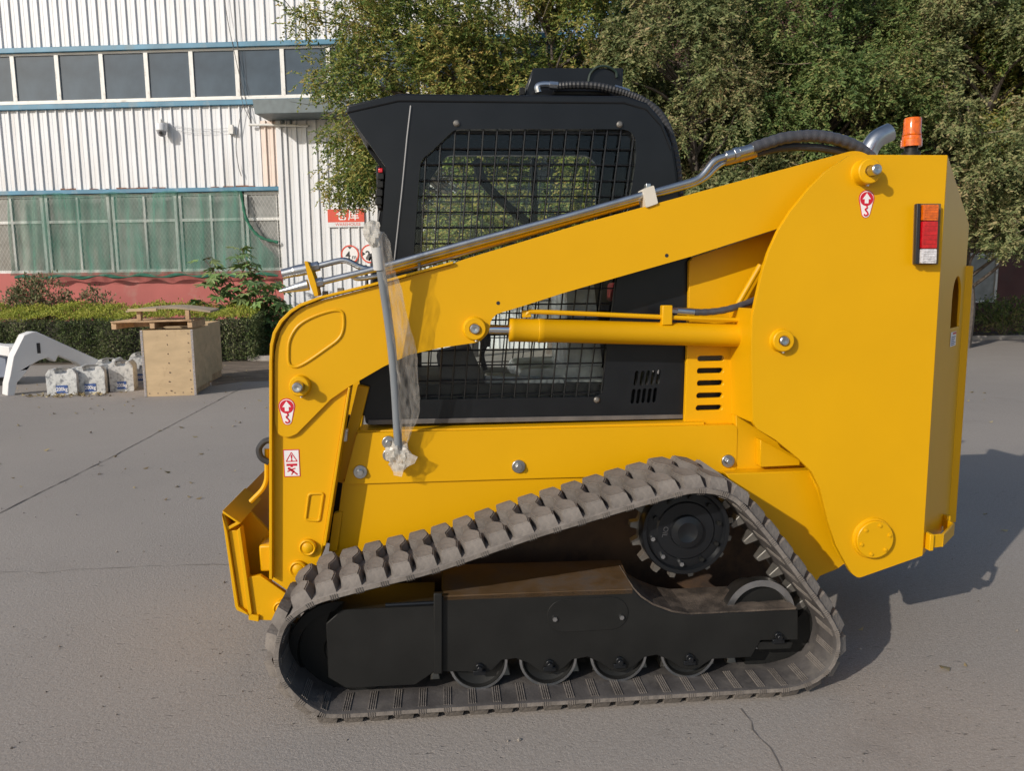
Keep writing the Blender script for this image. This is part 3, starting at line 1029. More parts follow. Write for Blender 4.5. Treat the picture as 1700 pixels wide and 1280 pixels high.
# second row, in the shade behind
for i, (x, y, s) in enumerate(((4.3, 18.2, 21), (7.8, 18.4, 22), (11.2, 18.2, 23), (15.0, 18.6, 24))):
    lab = ("shaded tree in the second row, behind the cab roof", "shaded tree in the second row, above the lift arm",
           "shaded tree in the second row, behind the beacon", "shaded tree in the second row, at the right edge")[i]
    tree((x, y), blob((x, y, 6.4), 2.0, 1.0, 3.6, 26, s), 2200, lab, LEAF_B, 30 + i, 0.13, twigs=20)

def shrub(c, rx, ry, rz, n, mat, label, seed, leaf=0.06, cat="shrub", stems=9, group="shrubs along the building walls", per=11):
    rg = np.random.default_rng(seed)
    rr = random.Random(seed)
    t = empty("shrub", (c[0], c[1], 0), label, cat, group)
    b = MB()
    for _ in range(stems):
        a = rr.uniform(0, 2 * PI)
        e = Vector((c[0] + math.cos(a) * rx * rr.uniform(.3, .9), c[1] + math.sin(a) * ry * .7, rz * 2 * rr.uniform(.6, 1)))
        s = Vector((c[0] + math.cos(a) * .08, c[1] + math.sin(a) * .08, 0))
        b.tube(smooth_path([s, s.lerp(e, .5) + Vector((0, 0, .1)), e], 4), [0.016, 0.015, .014, .012, .011, .009, .007, .005, .004], 5)
    b.build("stems", TWIG, t)
    d = unit(rg.normal(size=(n, 3))) * (rg.random((n, 1)) ** 0.4)
    o_ = np.array([c[0], c[1], rz * 1.05]) + d * np.array([rx, ry, rz])
    o_[:, 2] = np.maximum(o_[:, 2], 0.05)
    N = n * per
    pos = np.repeat(o_, per, 0) + rg.normal(size=(N, 3)) * 0.07
    pos[:, 2] = np.maximum(pos[:, 2], 0.02)
    la = unit(np.repeat(d, per, 0) * 0.6 + rg.normal(size=(N, 3)) * 0.6 + np.array([0, 0, .2]))
    sd = unit(np.cross(la, unit(rg.normal(size=(N, 3)) * .5 + np.array([-.2, -.3, .8]))))
    Ls = leaf * rg.uniform(.6, 1.3, N)
    leaves_mesh("foliage", pos, la, sd, Ls, Ls * .45, mat, t, 'stuff')
    return t

DRYL = leaf_mat("dry_shrub_leaf", [(0.0, (0.105, 0.140, 0.052)), (0.4, (0.193, 0.210, 0.105)), (0.7, (0.333, 0.245, 0.149)), (1.0, (0.438, 0.228, 0.158))], 0.25, 1.5)
shrub((-10.35, 17.7), 0.95, 0.4, 1.0, 620, DRYL, "dry reddish shrub behind the clipped hedge at the left edge", 41, 0.09)
shrub((-9.0, 17.8), 0.5, 0.3, 0.87, 190, DRYL, "smaller dry reddish shrub beside the red wall above the hedge", 42, 0.09)
shrub((14.3, 18.4), 1.1, 0.7, 0.55, 260, LEAF_B, "low dark bush under the red wall, right of the loader tail", 43, 0.09)
shrub((17.0, 18.8), 1.3, 0.6, 0.6, 260, LEAF_B, "low dark bush under the window at the right edge", 44, 0.09)

# clipped hedge
def hedge():
    rg = np.random.default_rng(50)
    x0, x1 = -12.6, -4.45
    fy = lambda x: 15.5 - (x + 8.2) * 0.08
    H, DP = 1.02, 1.65
    t = empty("hedge", (-8.5, 16, 0), "clipped box hedge with a yellow green top behind the crates and weights", "hedge")
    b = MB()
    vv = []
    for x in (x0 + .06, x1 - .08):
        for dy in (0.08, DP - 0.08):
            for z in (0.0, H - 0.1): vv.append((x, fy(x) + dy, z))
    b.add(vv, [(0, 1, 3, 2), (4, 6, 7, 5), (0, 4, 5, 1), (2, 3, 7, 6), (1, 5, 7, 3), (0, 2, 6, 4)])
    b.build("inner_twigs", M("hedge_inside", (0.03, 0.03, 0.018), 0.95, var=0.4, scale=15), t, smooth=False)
    def shell(n, face):
        x = rg.uniform(x0, x1, n)
        bmp = 0.08 * np.sin(x * 2.6) + 0.07 * np.sin(x * 6.1 + 1) + 0.04 * np.sin(x * 13.0)
        if face == 'top':
            dy = rg.uniform(0, DP, n); z = H + dy * 0.16 + bmp * 0.45 + np.abs(rg.normal(0, 0.05, n)) - .02; nrm = np.array([0, 0, 1.])
        elif face == 'front':
            dy = rg.normal(0.0, 0.07, n) + bmp * 0.8; z = rg.uniform(0.05, H, n) ** 1.0; nrm = np.array([0, -1., 0.1])
        else:
            dy = rg.uniform(0, DP, n); z = rg.uniform(0.05, 1.0, n) * (H + dy * .16); x = x1 + rg.normal(0, 0.045, n); nrm = np.array([1., -.1, 0.1])
        y = 15.5 - (x + 8.2) * 0.08 + dy
        pos = np.stack([x, y, z], 1)
        la = unit(nrm * 0.7 + rg.normal(size=(n, 3)) * 0.6 + np.array([0, 0, 0.35]))
        sd = unit(np.cross(la, unit(rg.normal(size=(n, 3)) * 0.6 + np.array([-.2, -.5, .6]))))
        return pos, la, sd
    HG = leaf_mat("hedge_leaf", [(0.0, (0.04, 0.065, 0.022)), (0.4, (0.11, 0.15, 0.05)), (0.7, (0.19, 0.22, 0.09)), (1.0, (0.28, 0.25, 0.16))], 0.2, 1.2)
    HT = leaf_mat("hedge_new_leaf", [(0.0, (0.18, 0.23, 0.03)), (0.5, (0.34, 0.37, 0.05)), (1.0, (0.46, 0.42, 0.09))], 0.3, 1.2)
    a = [shell(15000, 'front'), shell(4500, 'end')]
    pos, la, sd = (np.concatenate([q[i] for q in a]) for i in range(3))
    Ls = 0.055 * rg.uniform(.6, 1.4, len(pos))
    leaves_mesh("side_foliage", pos, la, sd, Ls, Ls * .5, HG, t, 'stuff')
    pos, la, sd = shell(20000, 'top')
    Ls = 0.05 * rg.uniform(.6, 1.4, len(pos))
    leaves_mesh("top_growth", pos, la, sd, Ls, Ls * .5, HT, t, 'stuff')
hedge()

# large leaved plant by the red wall
def fig():
    rr = random.Random(9)
    LM = [M("broad_leaf_green", (0.17, 0.27, 0.08), 0.5, var=0.25, scale=9), M("broad_leaf_dark", (0.09, 0.16, 0.05), 0.5, var=0.25, scale=9), M("broad_leaf_pale", (0.22, 0.28, 0.10), 0.5, var=0.2, scale=9)]
    t = empty("broad_leaved_plant", (-4.1, 16.7, 0), "bushy plant with large lobed green leaves beside the end of the hedge", "plant")
    base = [Vector((-4.05, 16.7, 0)), Vector((-3.7, 16.75, 0)), Vector((-4.35, 16.75, 0))]
    tips = [(-4.9753, 16.7, 2.7078), (-5.8318, 16.6, 2.3865), (-5.7341, 16.4, 1.8271), (-4.6593, 16.8, 2.2664), (-4.2406, 16.8, 1.8148), (-4.02, 16.7, 1.3628), (-5.9438, 16.3, 1.3927), (-4.0285, 16.6, 0.7644), (-5.2486, 16.5, 2.043), (-4.4394, 16.6, 1.3696), (-4.8577, 16.3, 1.6725), (-5.5582, 16.7, 2.1523), (-5.1855, 16.9, 2.4965), (-4.2673, 16.4, 1.001), (-4.4965, 16.2, 1.8144)]
    b = MB()
    spots = []
    for i, e in enumerate(tips):
        e = Vector(e)
        s = base[i % 3]
        m_ = s.lerp(e, .55) + Vector((rr.uniform(-.1, .1), 0, -.1))
        pth = smooth_path([s, m_, e], 8)
        b.tube(pth, [0.02 * (1 - .7 * k / (len(pth) - 1)) for k in range(len(pth))], 5)
        for k in (5, 6, 7, 8, 9, 10, 11, 11, 12, 13, 13, 14, 15, 15, 16, 16, 16):
            spots.append((pth[k], (pth[min(k + 1, 16)] - pth[k - 1]).normalized()))
    b.build("stem", M("red_stem", (0.14, 0.06, 0.045), 0.7), t)
    # five lobed leaf, folded along the lobes
    def leaf_me(mat):
        vv = [(0, 0, 0)]
        ff = []
        for a, l in ((-80, .6), (-40, .9), (0, 1.05), (40, .9), (80, .6)):
            for da, r_, z in ((-20, .42, .0), (-9, l * .75, -.02), (0, l, -.10), (9, l * .75, -.02)):
                q = R(a + da)
                vv.append((math.cos(q) * r_, math.sin(q) * r_, z))
        vv.append((math.cos(R(100)) * .42, math.sin(R(100)) * .42, 0))
        for k in range(1, len(vv) - 1): ff.append((0, k, k + 1))
        me = bpy.data.meshes.new("leaf"); me.from_pydata(vv, [], ff); me.materials.append(mat); me.update()
        return me
    mes = [leaf_me(m_) for m_ in LM]
    for p, d in spots:
        o = bpy.data.objects.new("leaf", mes[rr.choice((0, 0, 1, 1, 2))])
        s = rr.uniform(.22, .36)
        az = rr.uniform(0, 2 * PI)
        off = Vector((math.cos(az), math.sin(az), rr.uniform(-.2, .5))) * rr.uniform(.05, .22)
        link(o, t, p + off)
        o.rotation_euler = Euler((rr.uniform(-.5, .5), rr.uniform(0.0, .8), az), 'XYZ')
        o.scale = (s, s, s)
fig()

# fallen leaves
def litter():
    rg = np.random.default_rng(77)
    n = 400
    x = np.concatenate([rg.uniform(-8, -1.2, 130), rg.uniform(-7.5, -1, 140), rg.uniform(1.5, 9, 130)])
    y = np.concatenate([rg.uniform(3, 9.6, 130), 9.6 + rg.random(140) ** .8 * 6, rg.uniform(-0.8, 9, 130)])
    pos = np.stack([x, y, np.full(n, 0.008)], 1)
    a = rg.uniform(0, 2 * PI, n)
    la = unit(np.stack([np.cos(a), np.sin(a), rg.uniform(0, .25, n)], 1))
    sd = unit(np.cross(la, np.array([0, 0, 1.]) + rg.normal(size=(n, 3)) * .2))
    Ls = rg.uniform(0.025, 0.075, n)
    lm = leaf_mat("fallen_leaf", [(0, (0.16, 0.11, 0.06)), (.5, (0.34, 0.27, 0.14)), (1, (0.5, 0.42, 0.26))], 0.1, 1)
    o = leaves_mesh("fallen_leaves", pos, la, sd, Ls, Ls * .6, lm, None, 'stuff')
    n = 90
    c = np.array((-6.0157, 9.8454))
    pos = np.stack([c[0] + rg.normal(0, .33, n), c[1] - 0.02 + rg.normal(0, .09, n), np.abs(rg.normal(0.015, .015, n))], 1)
    a = rg.uniform(0, 2 * PI, n)
    la = unit(np.stack([np.cos(a), np.sin(a), rg.uniform(-.1, .5, n)], 1))
    sd = unit(np.cross(la, np.array([0, 0, 1.]) + rg.normal(size=(n, 3)) * .3))
    Ls = rg.uniform(0.05, 0.1, n)
    leaves_mesh("fallen_leaves", pos, la, sd, Ls, Ls * .6, lm, None, 'stuff')
litter()
def grit():
    rg = np.random.default_rng(5)
    rr = random.Random(5)
    b = MB()
    for _ in range(650):
        x = rr.uniform(-3.5, 3.5); y = -1.7 + rr.random() ** 1.6 * 7
        r = rr.uniform(.002, .0065) * (1.6 if rr.random() < .08 else 1)
        c = Vector((x, y, r * .5))
        vv = [c + Vector((r * rr.uniform(.7, 1.3), 0, 0)), c + Vector((0, r * rr.uniform(.7, 1.3), 0)), c + Vector((-r * rr.uniform(.7, 1.3), 0, 0)), c + Vector((0, -r * rr.uniform(.7, 1.3), 0)), c + Vector((0, 0, r * .8)), c + Vector((0, 0, -r * .6))]
        b.add(vv, [(0, 1, 4), (1, 2, 4), (2, 3, 4), (3, 0, 4), (1, 0, 5), (2, 1, 5), (3, 2, 5), (0, 3, 5)])
    tag(b.build("grit", M("loose_grit", (.2, .175, .15), .9, var=.7, scale=3), smooth=False), kind='stuff')
grit()

# ------------------------------------------------------------------ crates, weights and the white boom on the left
PLY = M("plywood", (0.53, 0.385, 0.225), rough=0.7, var=0.13, scale=2.6, stretch=(1.0, 1.0, 2.6), dirt=(0.38, 0.26, 0.15), dirt_amt=0.15, dirt_scale=5, bump=0.1)
PINE = M("rough_pine", (0.50, 0.33, 0.19), rough=0.8, var=0.25, scale=7, dirt=(0.3, 0.18, 0.1), dirt_amt=0.3, bump=0.2)
TAPE = M("crate_edge_strip", (0.35, 0.36, 0.42), rough=0.5, metal=0.5, var=0.5, scale=70)
NAIL = M("nail_head", (0.25, 0.18, 0.13), rough=0.7, metal=0.4)

def crate(x, y, w, d, h, rz, label, strips=True, foot=0.1):
    t = empty("plywood_crate", (0, 0, 0), label, "crate", "plywood crates by the hedge")
    z0 = 0.0
    b = MB(); b.box((0, 0.012, h / 2), (w, 0.024, h)); b.build("front_panel", PLY, t, bevel=0.002)
    for s in (-1, 1):
        b = MB(); b.box((s * (w / 2 - 0.012), 0.025 + d / 2, foot + (h - foot) / 2), (0.024, d, h - foot)); b.build("side_panel", PLY, t, bevel=0.002)
    b = MB(); b.box((0, d + 0.037, h / 2 + foot / 2), (w, 0.024, h - foot)); b.build("back_panel", PLY, t, bevel=0.002)
    b = MB(); b.box((0, 0.025 + d / 2, foot + 0.012), (w - 0.05, d, 0.024)); b.build("floor_panel", PLY, t)
    for s in (-0.4, 0, 0.4):
        b = MB(); b.box((s * w, 0.025 + d * 0.5, foot / 2), (0.09, d * 0.96, foot - 0.004)); b.build("skid", PINE, t, bevel=0.003)
    if strips:
        for s in (-1, 1):
            b = MB()
            for k in range(38):
                zz = h * (k + 0.5) / 38
                b.box((s * (w / 2 - 0.02), -0.004, zz), (0.034, 0.006, h / 38 * 0.62))
            b.build("edge_strip", TAPE, t, smooth=False)
        b = MB()
        rr = random.Random(2)
        for k in range(7):
            b.cyl((rr.uniform(-.02, .02), -0.003, h * (0.08 + k * 0.14)), (0, 0.0, h * (0.08 + k * 0.14)), 0.011, n=8)
            b.cyl((w * .40 + rr.uniform(-.01, .01), -0.003, h * (0.1 + k * 0.14)), (w * .40, 0.0, h * (0.1 + k * 0.14)), 0.011, n=8)
        for k in range(6):
            b.cyl((-w * .4 + k * w * .16, -0.003, 0.05), (-w * .4 + k * w * .16, 0.0, 0.05), 0.011, n=8)
        b.build("nail_heads", NAIL, t)
    t.location = (x, y, 0)
    t.rotation_euler = (0, 0, rz)
    return t

pa, pb = Vector((-4.7494, 9.5107)), Vector((-3.9707, 9.5878))
mid = (pa + pb) / 2
W1 = (pb - pa).length
RZ1 = math.atan2(pb.y - pa.y, pb.x - pa.x)
H1 = [(-4.7997, 1.0524)][0][1]
crate(mid.x, mid.y, W1, 1.2, H1, RZ1, "pale plywood crate on skids with dotted edge strips, at the front of the pair")
crate(-4.55, 11.25, 0.62, 0.95, H1 + 0.02, RZ1 - 0.02, "second plywood crate standing half hidden behind the front one", strips=False, foot=0.13)

# pallet lying on the front crate
def pallet():
    t = empty("wooden_pallet", (0, 0, 0), "rough wooden pallet lying over the top of the front plywood crate", "pallet")
    xa, xb = -W1 / 2 - 0.40, W1 / 2 + 0.0
    L = xb - xa
    h = 0.145
    for k in range(3):
        x = xa + 0.035 + k * (L - 0.07) / 2
        b = MB(); b.box((x, 0.48, h / 2 - 0.02 + 0.02), (0.07, 0.98, h - 0.045)); b.build("stringer", PINE, t, bevel=0.003)
    for k in range(6):
        b = MB(); b.box(((xa + xb) / 2, 0.02 + k * 0.185, h - 0.008), (L, 0.12, 0.022)); b.build("deck_board", PINE, t, bevel=0.002)
    b = MB(); b.box(((xa + xb) / 2, 0.9, 0.06), (L, 0.02, 0.09)); b.build("back_board", PINE, t)
    t.location = (mid.x, mid.y, H1 + 0.003)
    t.rotation_euler = (0, R(-0.3), RZ1)
    t2 = empty("plywood_sheet", (0, 0, 0), "warped plywood sheet raised on two blocks above the pallet", "sheet")
    z = 0.13
    vv, ff = [], []
    nx = 10
    for j in range(2):
        for i in range(nx + 1):
            u = i / nx
            for zz in (0, 0.028):
                vv.append((-0.60 + 1.25 * u, 0.1 + j * 0.75, z + zz + 0.045 * math.sin(u * PI) - 0.06 * max(0, u - .6) + j * 0.02))
    def ix(i, j, k): return j * (nx + 1) * 2 + i * 2 + k
    for i in range(nx):
        ff += [(ix(i, 0, 1), ix(i + 1, 0, 1), ix(i + 1, 1, 1), ix(i, 1, 1)), (ix(i, 0, 0), ix(i, 1, 0), ix(i + 1, 1, 0), ix(i + 1, 0, 0)),
               (ix(i, 0, 0), ix(i + 1, 0, 0), ix(i + 1, 0, 1), ix(i, 0, 1)), (ix(i, 1, 0), ix(i, 1, 1), ix(i + 1, 1, 1), ix(i + 1, 1, 0))]
    ff += [(ix(0, 0, 0), ix(0, 0, 1), ix(0, 1, 1), ix(0, 1, 0)), (ix(nx, 0, 0), ix(nx, 1, 0), ix(nx, 1, 1), ix(nx, 0, 1))]
    b = MB(); b.add(vv, ff); b.build("sheet", M("weathered_ply", (0.36, 0.28, 0.2), 0.8, var=0.25, scale=3), t2)
    b = MB(); b.box((-0.35, 0.075, z + 0.035), (0.42, 0.05, 0.045)); b.build("edge_batten", PLY, t2, bevel=0.002)
    for x in (-0.42, 0.30):
        b = MB(); b.box((x, 0.16, z / 2 + 0.01), (0.06, 0.1, z + 0.02)); b.build("block", PINE, t2, bevel=0.003)
    t2.location = (mid.x, mid.y, H1 + 0.003 + 0.148)
    t2.rotation_euler = (0, 0, RZ1)
pallet()

# iron test weights
WPNT = M("chipped_white_paint", (0.62, 0.62, 0.6), rough=0.6, var=0.12, scale=6, dirt=(0.10, 0.11, 0.13), dirt_amt=0.45, dirt_scale=16, bump=0.3)
WLAB = M("blue_label", (0.045, 0.10, 0.30), rough=0.5, var=0.2, scale=14)
def weight(px, py, w, h, rz, label, d=0.42):
    t = empty("test_weight", (0, 0, 0), label, "weight", "iron test weights beside the crate")
    c = 0.05
    out = [(-w / 2, 0.0), (w / 2, 0.0), (w / 2 + 0.004, h - c * 1.6), (w / 2 - c, h), (w * .22, h), (w * .20, h - .075), (-w * .20, h - .075), (-w * .22, h), (-w / 2 + c, h), (-w / 2 - 0.004, h - c * 1.6)]
    b = MB(); b.plate(rnd(out, 0.02, 3), 0, d); b.build("block", WPNT, t, bevel=0.008)
    b = MB(); b.tube(smooth_path([(-w * .24, d * .3, h - .03), (-w * .2, d * .3, h + .002), (w * .2, d * .3, h + .002), (w * .24, d * .3, h - .03)], 5), 0.016, 8); b.build("handle", GREYST, t)
    b = MB(); b.box((0.0, -0.003, 0.105), (w * .38, 0.006, 0.125)); b.build("blue_label", WLAB, t, smooth=False)
    text_mesh("lettering", "200kg", 0.085, WHT, t, (0.0, -0.0075, 0.105), bold=0.002, sx=.8)
    x, y = px, py
    t.location = (x, y, 0)
    t.rotation_euler = (0, 0, rz)
    return t
q = (-6.156, 9.8677); weight(q[0], q[1], 0.44, 0.43, R(7), "chipped white 200kg weight standing left most, next to the white boom")
q = (-5.7845, 10.0156); weight(q[0], q[1], 0.44, 0.45, R(9), "chipped white 200kg weight, second in the row, leaves at its foot")
q = (-5.7987, 10.6054); weight(q[0], q[1] + 0.12, 0.36, 0.50, R(9), "white 200kg weight set back in the gap of the row")
q = (-5.3822, 10.2374); weight(q[0], q[1], 0.36, 0.50, R(14), "white 200kg weight with a bare grey patch, nearest the plywood crate", d=0.5)
q = (-5.5104, 11.0357); weight(q[0], q[1] + 0.35, 0.34, 0.54, R(10), "white weight mostly hidden behind the one nearest the crate")

# white boom lying on the ground
WBOOM = M("white_boom_paint", (0.70, 0.69, 0.68), rough=0.45, var=0.05, scale=2)
def boom():
    fx, fy = (-6.9629, 9.8609)
    PH = 44
    out = [(0.147, -0.0272), (0.209, 0.2036), (0.3222, 0.3213), (0.4305, 0.4708), (0.5597, 0.54), (0.6879, 0.5752), (0.7901, 0.4909), (0.8446, 0.5987), (1.1134, 0.4539), (1.4113, 0.1751), (1.7193, -0.0065), (1.7826, 0.2904), (1.5499, 0.4283), (0.5543, 1.0145), (0.484, 1.0132), (0.3675, 0.9702), (0.185, 0.629), (0.1076, 0.3123), (0.0727, 0.198), (0.0479, 0.0042)]
    t = empty("white_boom", (0, 0, 0), "white painted loader boom frame lying on the ground beside the weights", "boom")
    for k, dy in enumerate((0.0,)):
        b = MB(); b.plate(out, dy, dy + 0.27); b.build("boom_arm", WBOOM, t, bevel=0.012)
    hz = [(0.2415, 0.6934)][0]
    b = MB(); b.box((hz[0] + 0.06, 0.985, hz[1]), (0.2, 1.43, 0.17)); b.build("cross_tube", WBOOM, t, bevel=0.015)
    sl = [(0.5584, 0.7404)][0]
    b = MB(); b.box((sl[0], -0.002, sl[1]), (0.05, 0.01, 0.17)); b.build("slot", INK, t)
    t.location = (-7.10, 9.95, 0)
    t.rotation_euler = (0, 0, R(44))
boom()
t = empty("metal_bin", (0, 0, 0), "grey blue metal bin half out of the frame behind the white boom", "bin")
BINM = M("grey_blue_panel", (0.24, 0.27, 0.34), rough=0.5, var=0.15, scale=3)
b = MB(); b.box((0, 0, 0.40), (1.5, 0.7, 0.5)); b.build("body", BINM, t, bevel=0.02)
b = MB(); b.box((0, 0, 0.68), (1.56, 0.76, 0.07)); b.build("lid", M("pale_lid", (0.45, 0.5, 0.5), 0.5), t, bevel=0.02)
for s in (-.3, -.1, .1, .3, .5):
    b = MB(); b.box((s, -0.353, 0.42), (0.03, 0.02, 0.3)); b.build("rib", BINM, t)
b = MB()
for s in (-.6, .6): b.box((s, 0, 0.075), (0.12, 0.5, 0.15))
b.build("feet", INK, t)
t.location = (-8.55, 11.6, 0)
t.rotation_euler = (0, 0, R(6))

# ------------------------------------------------------------------ compact track loader
# x runs from the front (left) to the tail (right), y away from the camera, the centre plane is y = 1.0
CY = 1.0
LD = empty("track_loader", (0.6, CY, 0), "yellow compact track loader with a black caged cab and rubber tracks, seen from its side", "track loader")

def far(o):
    """the matching piece on the far side."""
    c = copy_tree(o)
    y = ABS[o.name].y
    c.location = o.location + Vector((0, 2 * (CY - y), 0))
    return c

# ---- rubber track
TW = 0.42
def make_track():
    outer = [(1.5699, 0.2367), (1.5584, 0.16), (1.5229, 0.105), (1.4586, 0.062), (1.3632, 0.0366), (1.2072, 0.028), (0.8102, 0.0217), (0.3501, 0.0175), (-0.1212, 0.015), (-0.4428, 0.0284), (-0.521, 0.0582), (-0.5821, 0.1064), (-0.6351, 0.1708), (-0.6653, 0.2381), (-0.6707, 0.3059), (-0.6534, 0.3864), (-0.6241, 0.4444), (-0.5734, 0.4869), (-0.5032, 0.5237), (-0.3931, 0.5516), (-0.2555, 0.583), (-0.0466, 0.6305), (0.3073, 0.7414), (0.5371, 0.8037), (0.6913, 0.8455), (0.8441, 0.8828), (0.9387, 0.901), (1.0344, 0.8929), (1.1121, 0.8614), (1.1794, 0.7962), (1.289, 0.665), (1.4355, 0.4722), (1.5403, 0.3253)]
    zlow = 0.037
    P_ = [Vector((x, 0, z)) for x, z in outer]
    for p in P_[4:10]: p.z = zlow
    c = smooth_path(P_, 10, closed=True)
    # even spacing
    d = [0.0]
    for i in range(len(c)): d.append(d[-1] + (c[(i + 1) % len(c)] - c[i]).length)
    tot = d[-1]
    n_l = round(tot / 0.097)
    N = n_l * 3
    def at(s):
        s %= tot
        lo, hi = 0, len(c)
        while hi - lo > 1:
            m_ = (lo + hi) // 2
            if d[m_] <= s: lo = m_
            else: hi = m_
        t = (s - d[lo]) / max(1e-9, d[lo + 1] - d[lo])
        return c[lo % len(c)].lerp(c[(lo + 1) % len(c)], t)
    def frame(s):
        p = at(s)
        t = (at(s + 0.02) - at(s - 0.02)).normalized()
        return p, t, Vector((-t.z, 0, t.x))
    th = 0.026
    b = MB()
    vv, ff = [], []
    prof = [(0.0, -0.004), (0.006, 0.0), (TW - 0.006, 0.0), (TW, -0.004), (TW, -th + .006), (TW - 0.01, -th), (0.01, -th), (0.0, -th + .006)]
    m = len(prof)
    for i in range(N):
        p, t, nn = frame(tot * i / N)
        for y, h in prof:
            q = p + nn * h
            vv.append((q.x, y, q.z))
    mi = []
    for i in range(N):
        j = (i + 1) % N
        for k in range(m):
            k2 = (k + 1) % m
            ff.append((i * m + k, i * m + k2, j * m + k2, j * m + k))
            mi.append(1 if k in (4, 5, 6) else 0)
    b.v, b.f, b.mi = vv, ff, mi
    tr = b.build("rubber_track", [RUB, RUBIN], LD)
    # moulded rib groups on the edge and the inner face
    b = MB()
    for i in range(n_l):
        for k in range(4):
            p, t, nn = frame(tot * (i + 0.5) / n_l + (k - 1.5) * 0.0085)
            rot = Matrix((t, Vector((0, 1, 0)), nn)).transposed()
            b.box(p + Vector((0, -0.0008, 0)) - nn * (th * .45), (0.0032, 0.004, th * .7), rot)
            b.box(p + Vector((0, 0.075, 0)) - nn * (th + 0.001), (0.0042, 0.13, 0.005), rot)
    tag(b.build("moulded_ribs", RUB, tr, smooth=False), kind="stuff")
    # one lug, pressed from a waisted chevron
    top = [(-.032, .036), (.032, .036), (.042, .105), (.038, .138), (.0155, .18), (.0155, .243), (.038, .285), (.042, .315), (.032, TW - .036), (-.032, TW - .036), (-.042, .315), (-.038, .285), (-.0155, .243), (-.0155, .18), (-.038, .138), (-.042, .105)]
    top = [(u + (v - TW / 2) * -0.13, v) for u, v in top]
    hL = 0.040
    lv, lf = [], []
    n = len(top)
    for u, v in top:
        e = 0.030 if (v < 0.05 or v > TW - .05) else 0
        sk = (v - TW / 2) * -0.13
        lv.append(((u - sk) * 1.22 + sk, v + (-e if v < .1 else e), -0.004))
    for u, v in top: lv.append((u, v, hL))
    tris = tessellate_polygon([[Vector((u, v, 0)) for u, v in top]])
    lf += [tuple(i + n for i in t) for t in tris]
    for i in range(n): lf.append((i, (i + 1) % n, (i + 1) % n + n, i + n))
    me = bpy.data.meshes.new("tread_lug")
    me.from_pydata([(x, y - TW / 2, z) for x, y, z in lv], [], lf)
    bm = bmesh.new(); bm.from_mesh(me); bmesh.ops.recalc_face_normals(bm, faces=bm.faces)
    bmesh.ops.bevel(bm, geom=[e for e in bm.edges if len(e.link_faces) == 2 and e.calc_face_angle(0) > 0.5 and min(v.co.z for v in e.verts) > hL - .01], offset=0.0045, segments=2, affect='EDGES')
    bm.to_mesh(me); bm.free()
    me.materials.append(RUB)
    me.polygons.foreach_set('use_smooth', [True] * len(me.polygons)); me.set_sharp_from_angle(angle=R(40))
    # guide tooth on the inside
    g = MB()
    g.add([(-.022, -.03, 0), (.022, -.03, 0), (.022, .03, 0), (-.022, .03, 0), (-.010, -.018, .055), (.010, -.018, .055), (.010, .018, .055), (-.010, .018, .055)],
          [(0, 1, 2, 3), (4, 5, 6, 7), (0, 1, 5, 4), (1, 2, 6, 5), (2, 3, 7, 6), (3, 0, 4, 7)])
    gm = None
    for i in range(n_l):
        p, t, nn = frame(tot * i / n_l)
        o = bpy.data.objects.new("tread_lug", me)
        link(o, tr, p + Vector((0, TW / 2, 0)))
        o.rotation_euler = Matrix((t, Vector((0, 1, 0)), nn)).transposed().to_euler()
        if gm is None:
            go = g.build("guide_tooth", GREYST, tr, bevel=0.004, origin=(0, 0, 0)); gm = go.data
            go.location = (p - nn * th + Vector((0, .235, 0))) - ABS[tr.name]
        else:
            go = bpy.data.objects.new("guide_tooth", gm)
            link(go, tr, p - nn * th + Vector((0, .235, 0)))
            bv = go.modifiers.new("bevel", 'BEVEL'); bv.width = 0.004; bv.segments = 2
        go.rotation_euler = Matrix((t, Vector((0, -1, 0)), -nn)).transposed().to_euler()
    return tr
track = make_track()
far(track)

# ---- sprocket, idlers, rollers
SC = (0.9704, 0.14, 0.6751)
def sprocket():
    x, y, z = SC
    b = MB(); b.lathe((x, y, z), (0, 1, 0), [(.012, .012), (.042, 0.0), (.066, 0.008), (.070, .024), (.118, .026), (.124, .032), (.160, .036), (.167, .018), (.182, .018), (.187, .03), (.187, .09), (.12, .1), (.12, .22)], 44)
    s = b.build("drive_motor", BLK, LD)
    for k in range(10):
        a = 2 * PI * k / 10 + .2
        h = MB(); h.cyl((x + (.142) * math.cos(a), y + .034, z + (.142) * math.sin(a)), (x + (.142) * math.cos(a), y + .018, z + (.142) * math.sin(a)), .0095, n=6); h.build("motor_bolt", STEEL if k in (5, 6, 7) else BLKM, s)
    text_mesh("lettering", "OIL", .03, M("cast_letter", (.06, .06, .065), .4), s, (x - .088, y + .0225, z + .0), rot=(PI / 2, R(100), 0))
    b = MB()
    n = 17
    out = []
    for k in range(n):
        for da, r in ((-.32, .188), (-.22, .192), (-.12, .221), (.12, .221), (.22, .192), (.32, .188)):
            a = 2 * PI * (k + da) / n + .1
            out.append((x + r * math.cos(a), z + r * math.sin(a)))
    b.plate(out, y + .075, y + .115, [circle(x, z, .12, 24)])
    b.build("sprocket_ring", GREYST, LD, bevel=0.003)
sprocket()
def idler(c, r, name="idler_wheel", mats=(GREYST, BLKM)):
    x, y, z = c
    b = MB(); b.lathe((x, y, z), (0, 1, 0), [(r * .80, .03), (r * .82, .0), (r, .0), (r, .045), (r * .8, .05), (r * .6, .06), (r * .6, .18)], 48)
    w = b.build(name, mats[0], LD)
    b = MB(); b.lathe((x, y + .012, z), (0, 1, 0), [(.03, 0), (r * .3, .0), (r * .34, .012), (r * .81, .016), (r * .81, .05)], 36); b.build("hub", mats[1], w)
    return w
idler((1.2968, 0.16, 0.2984), .152, mats=(STEEL, BLKM))
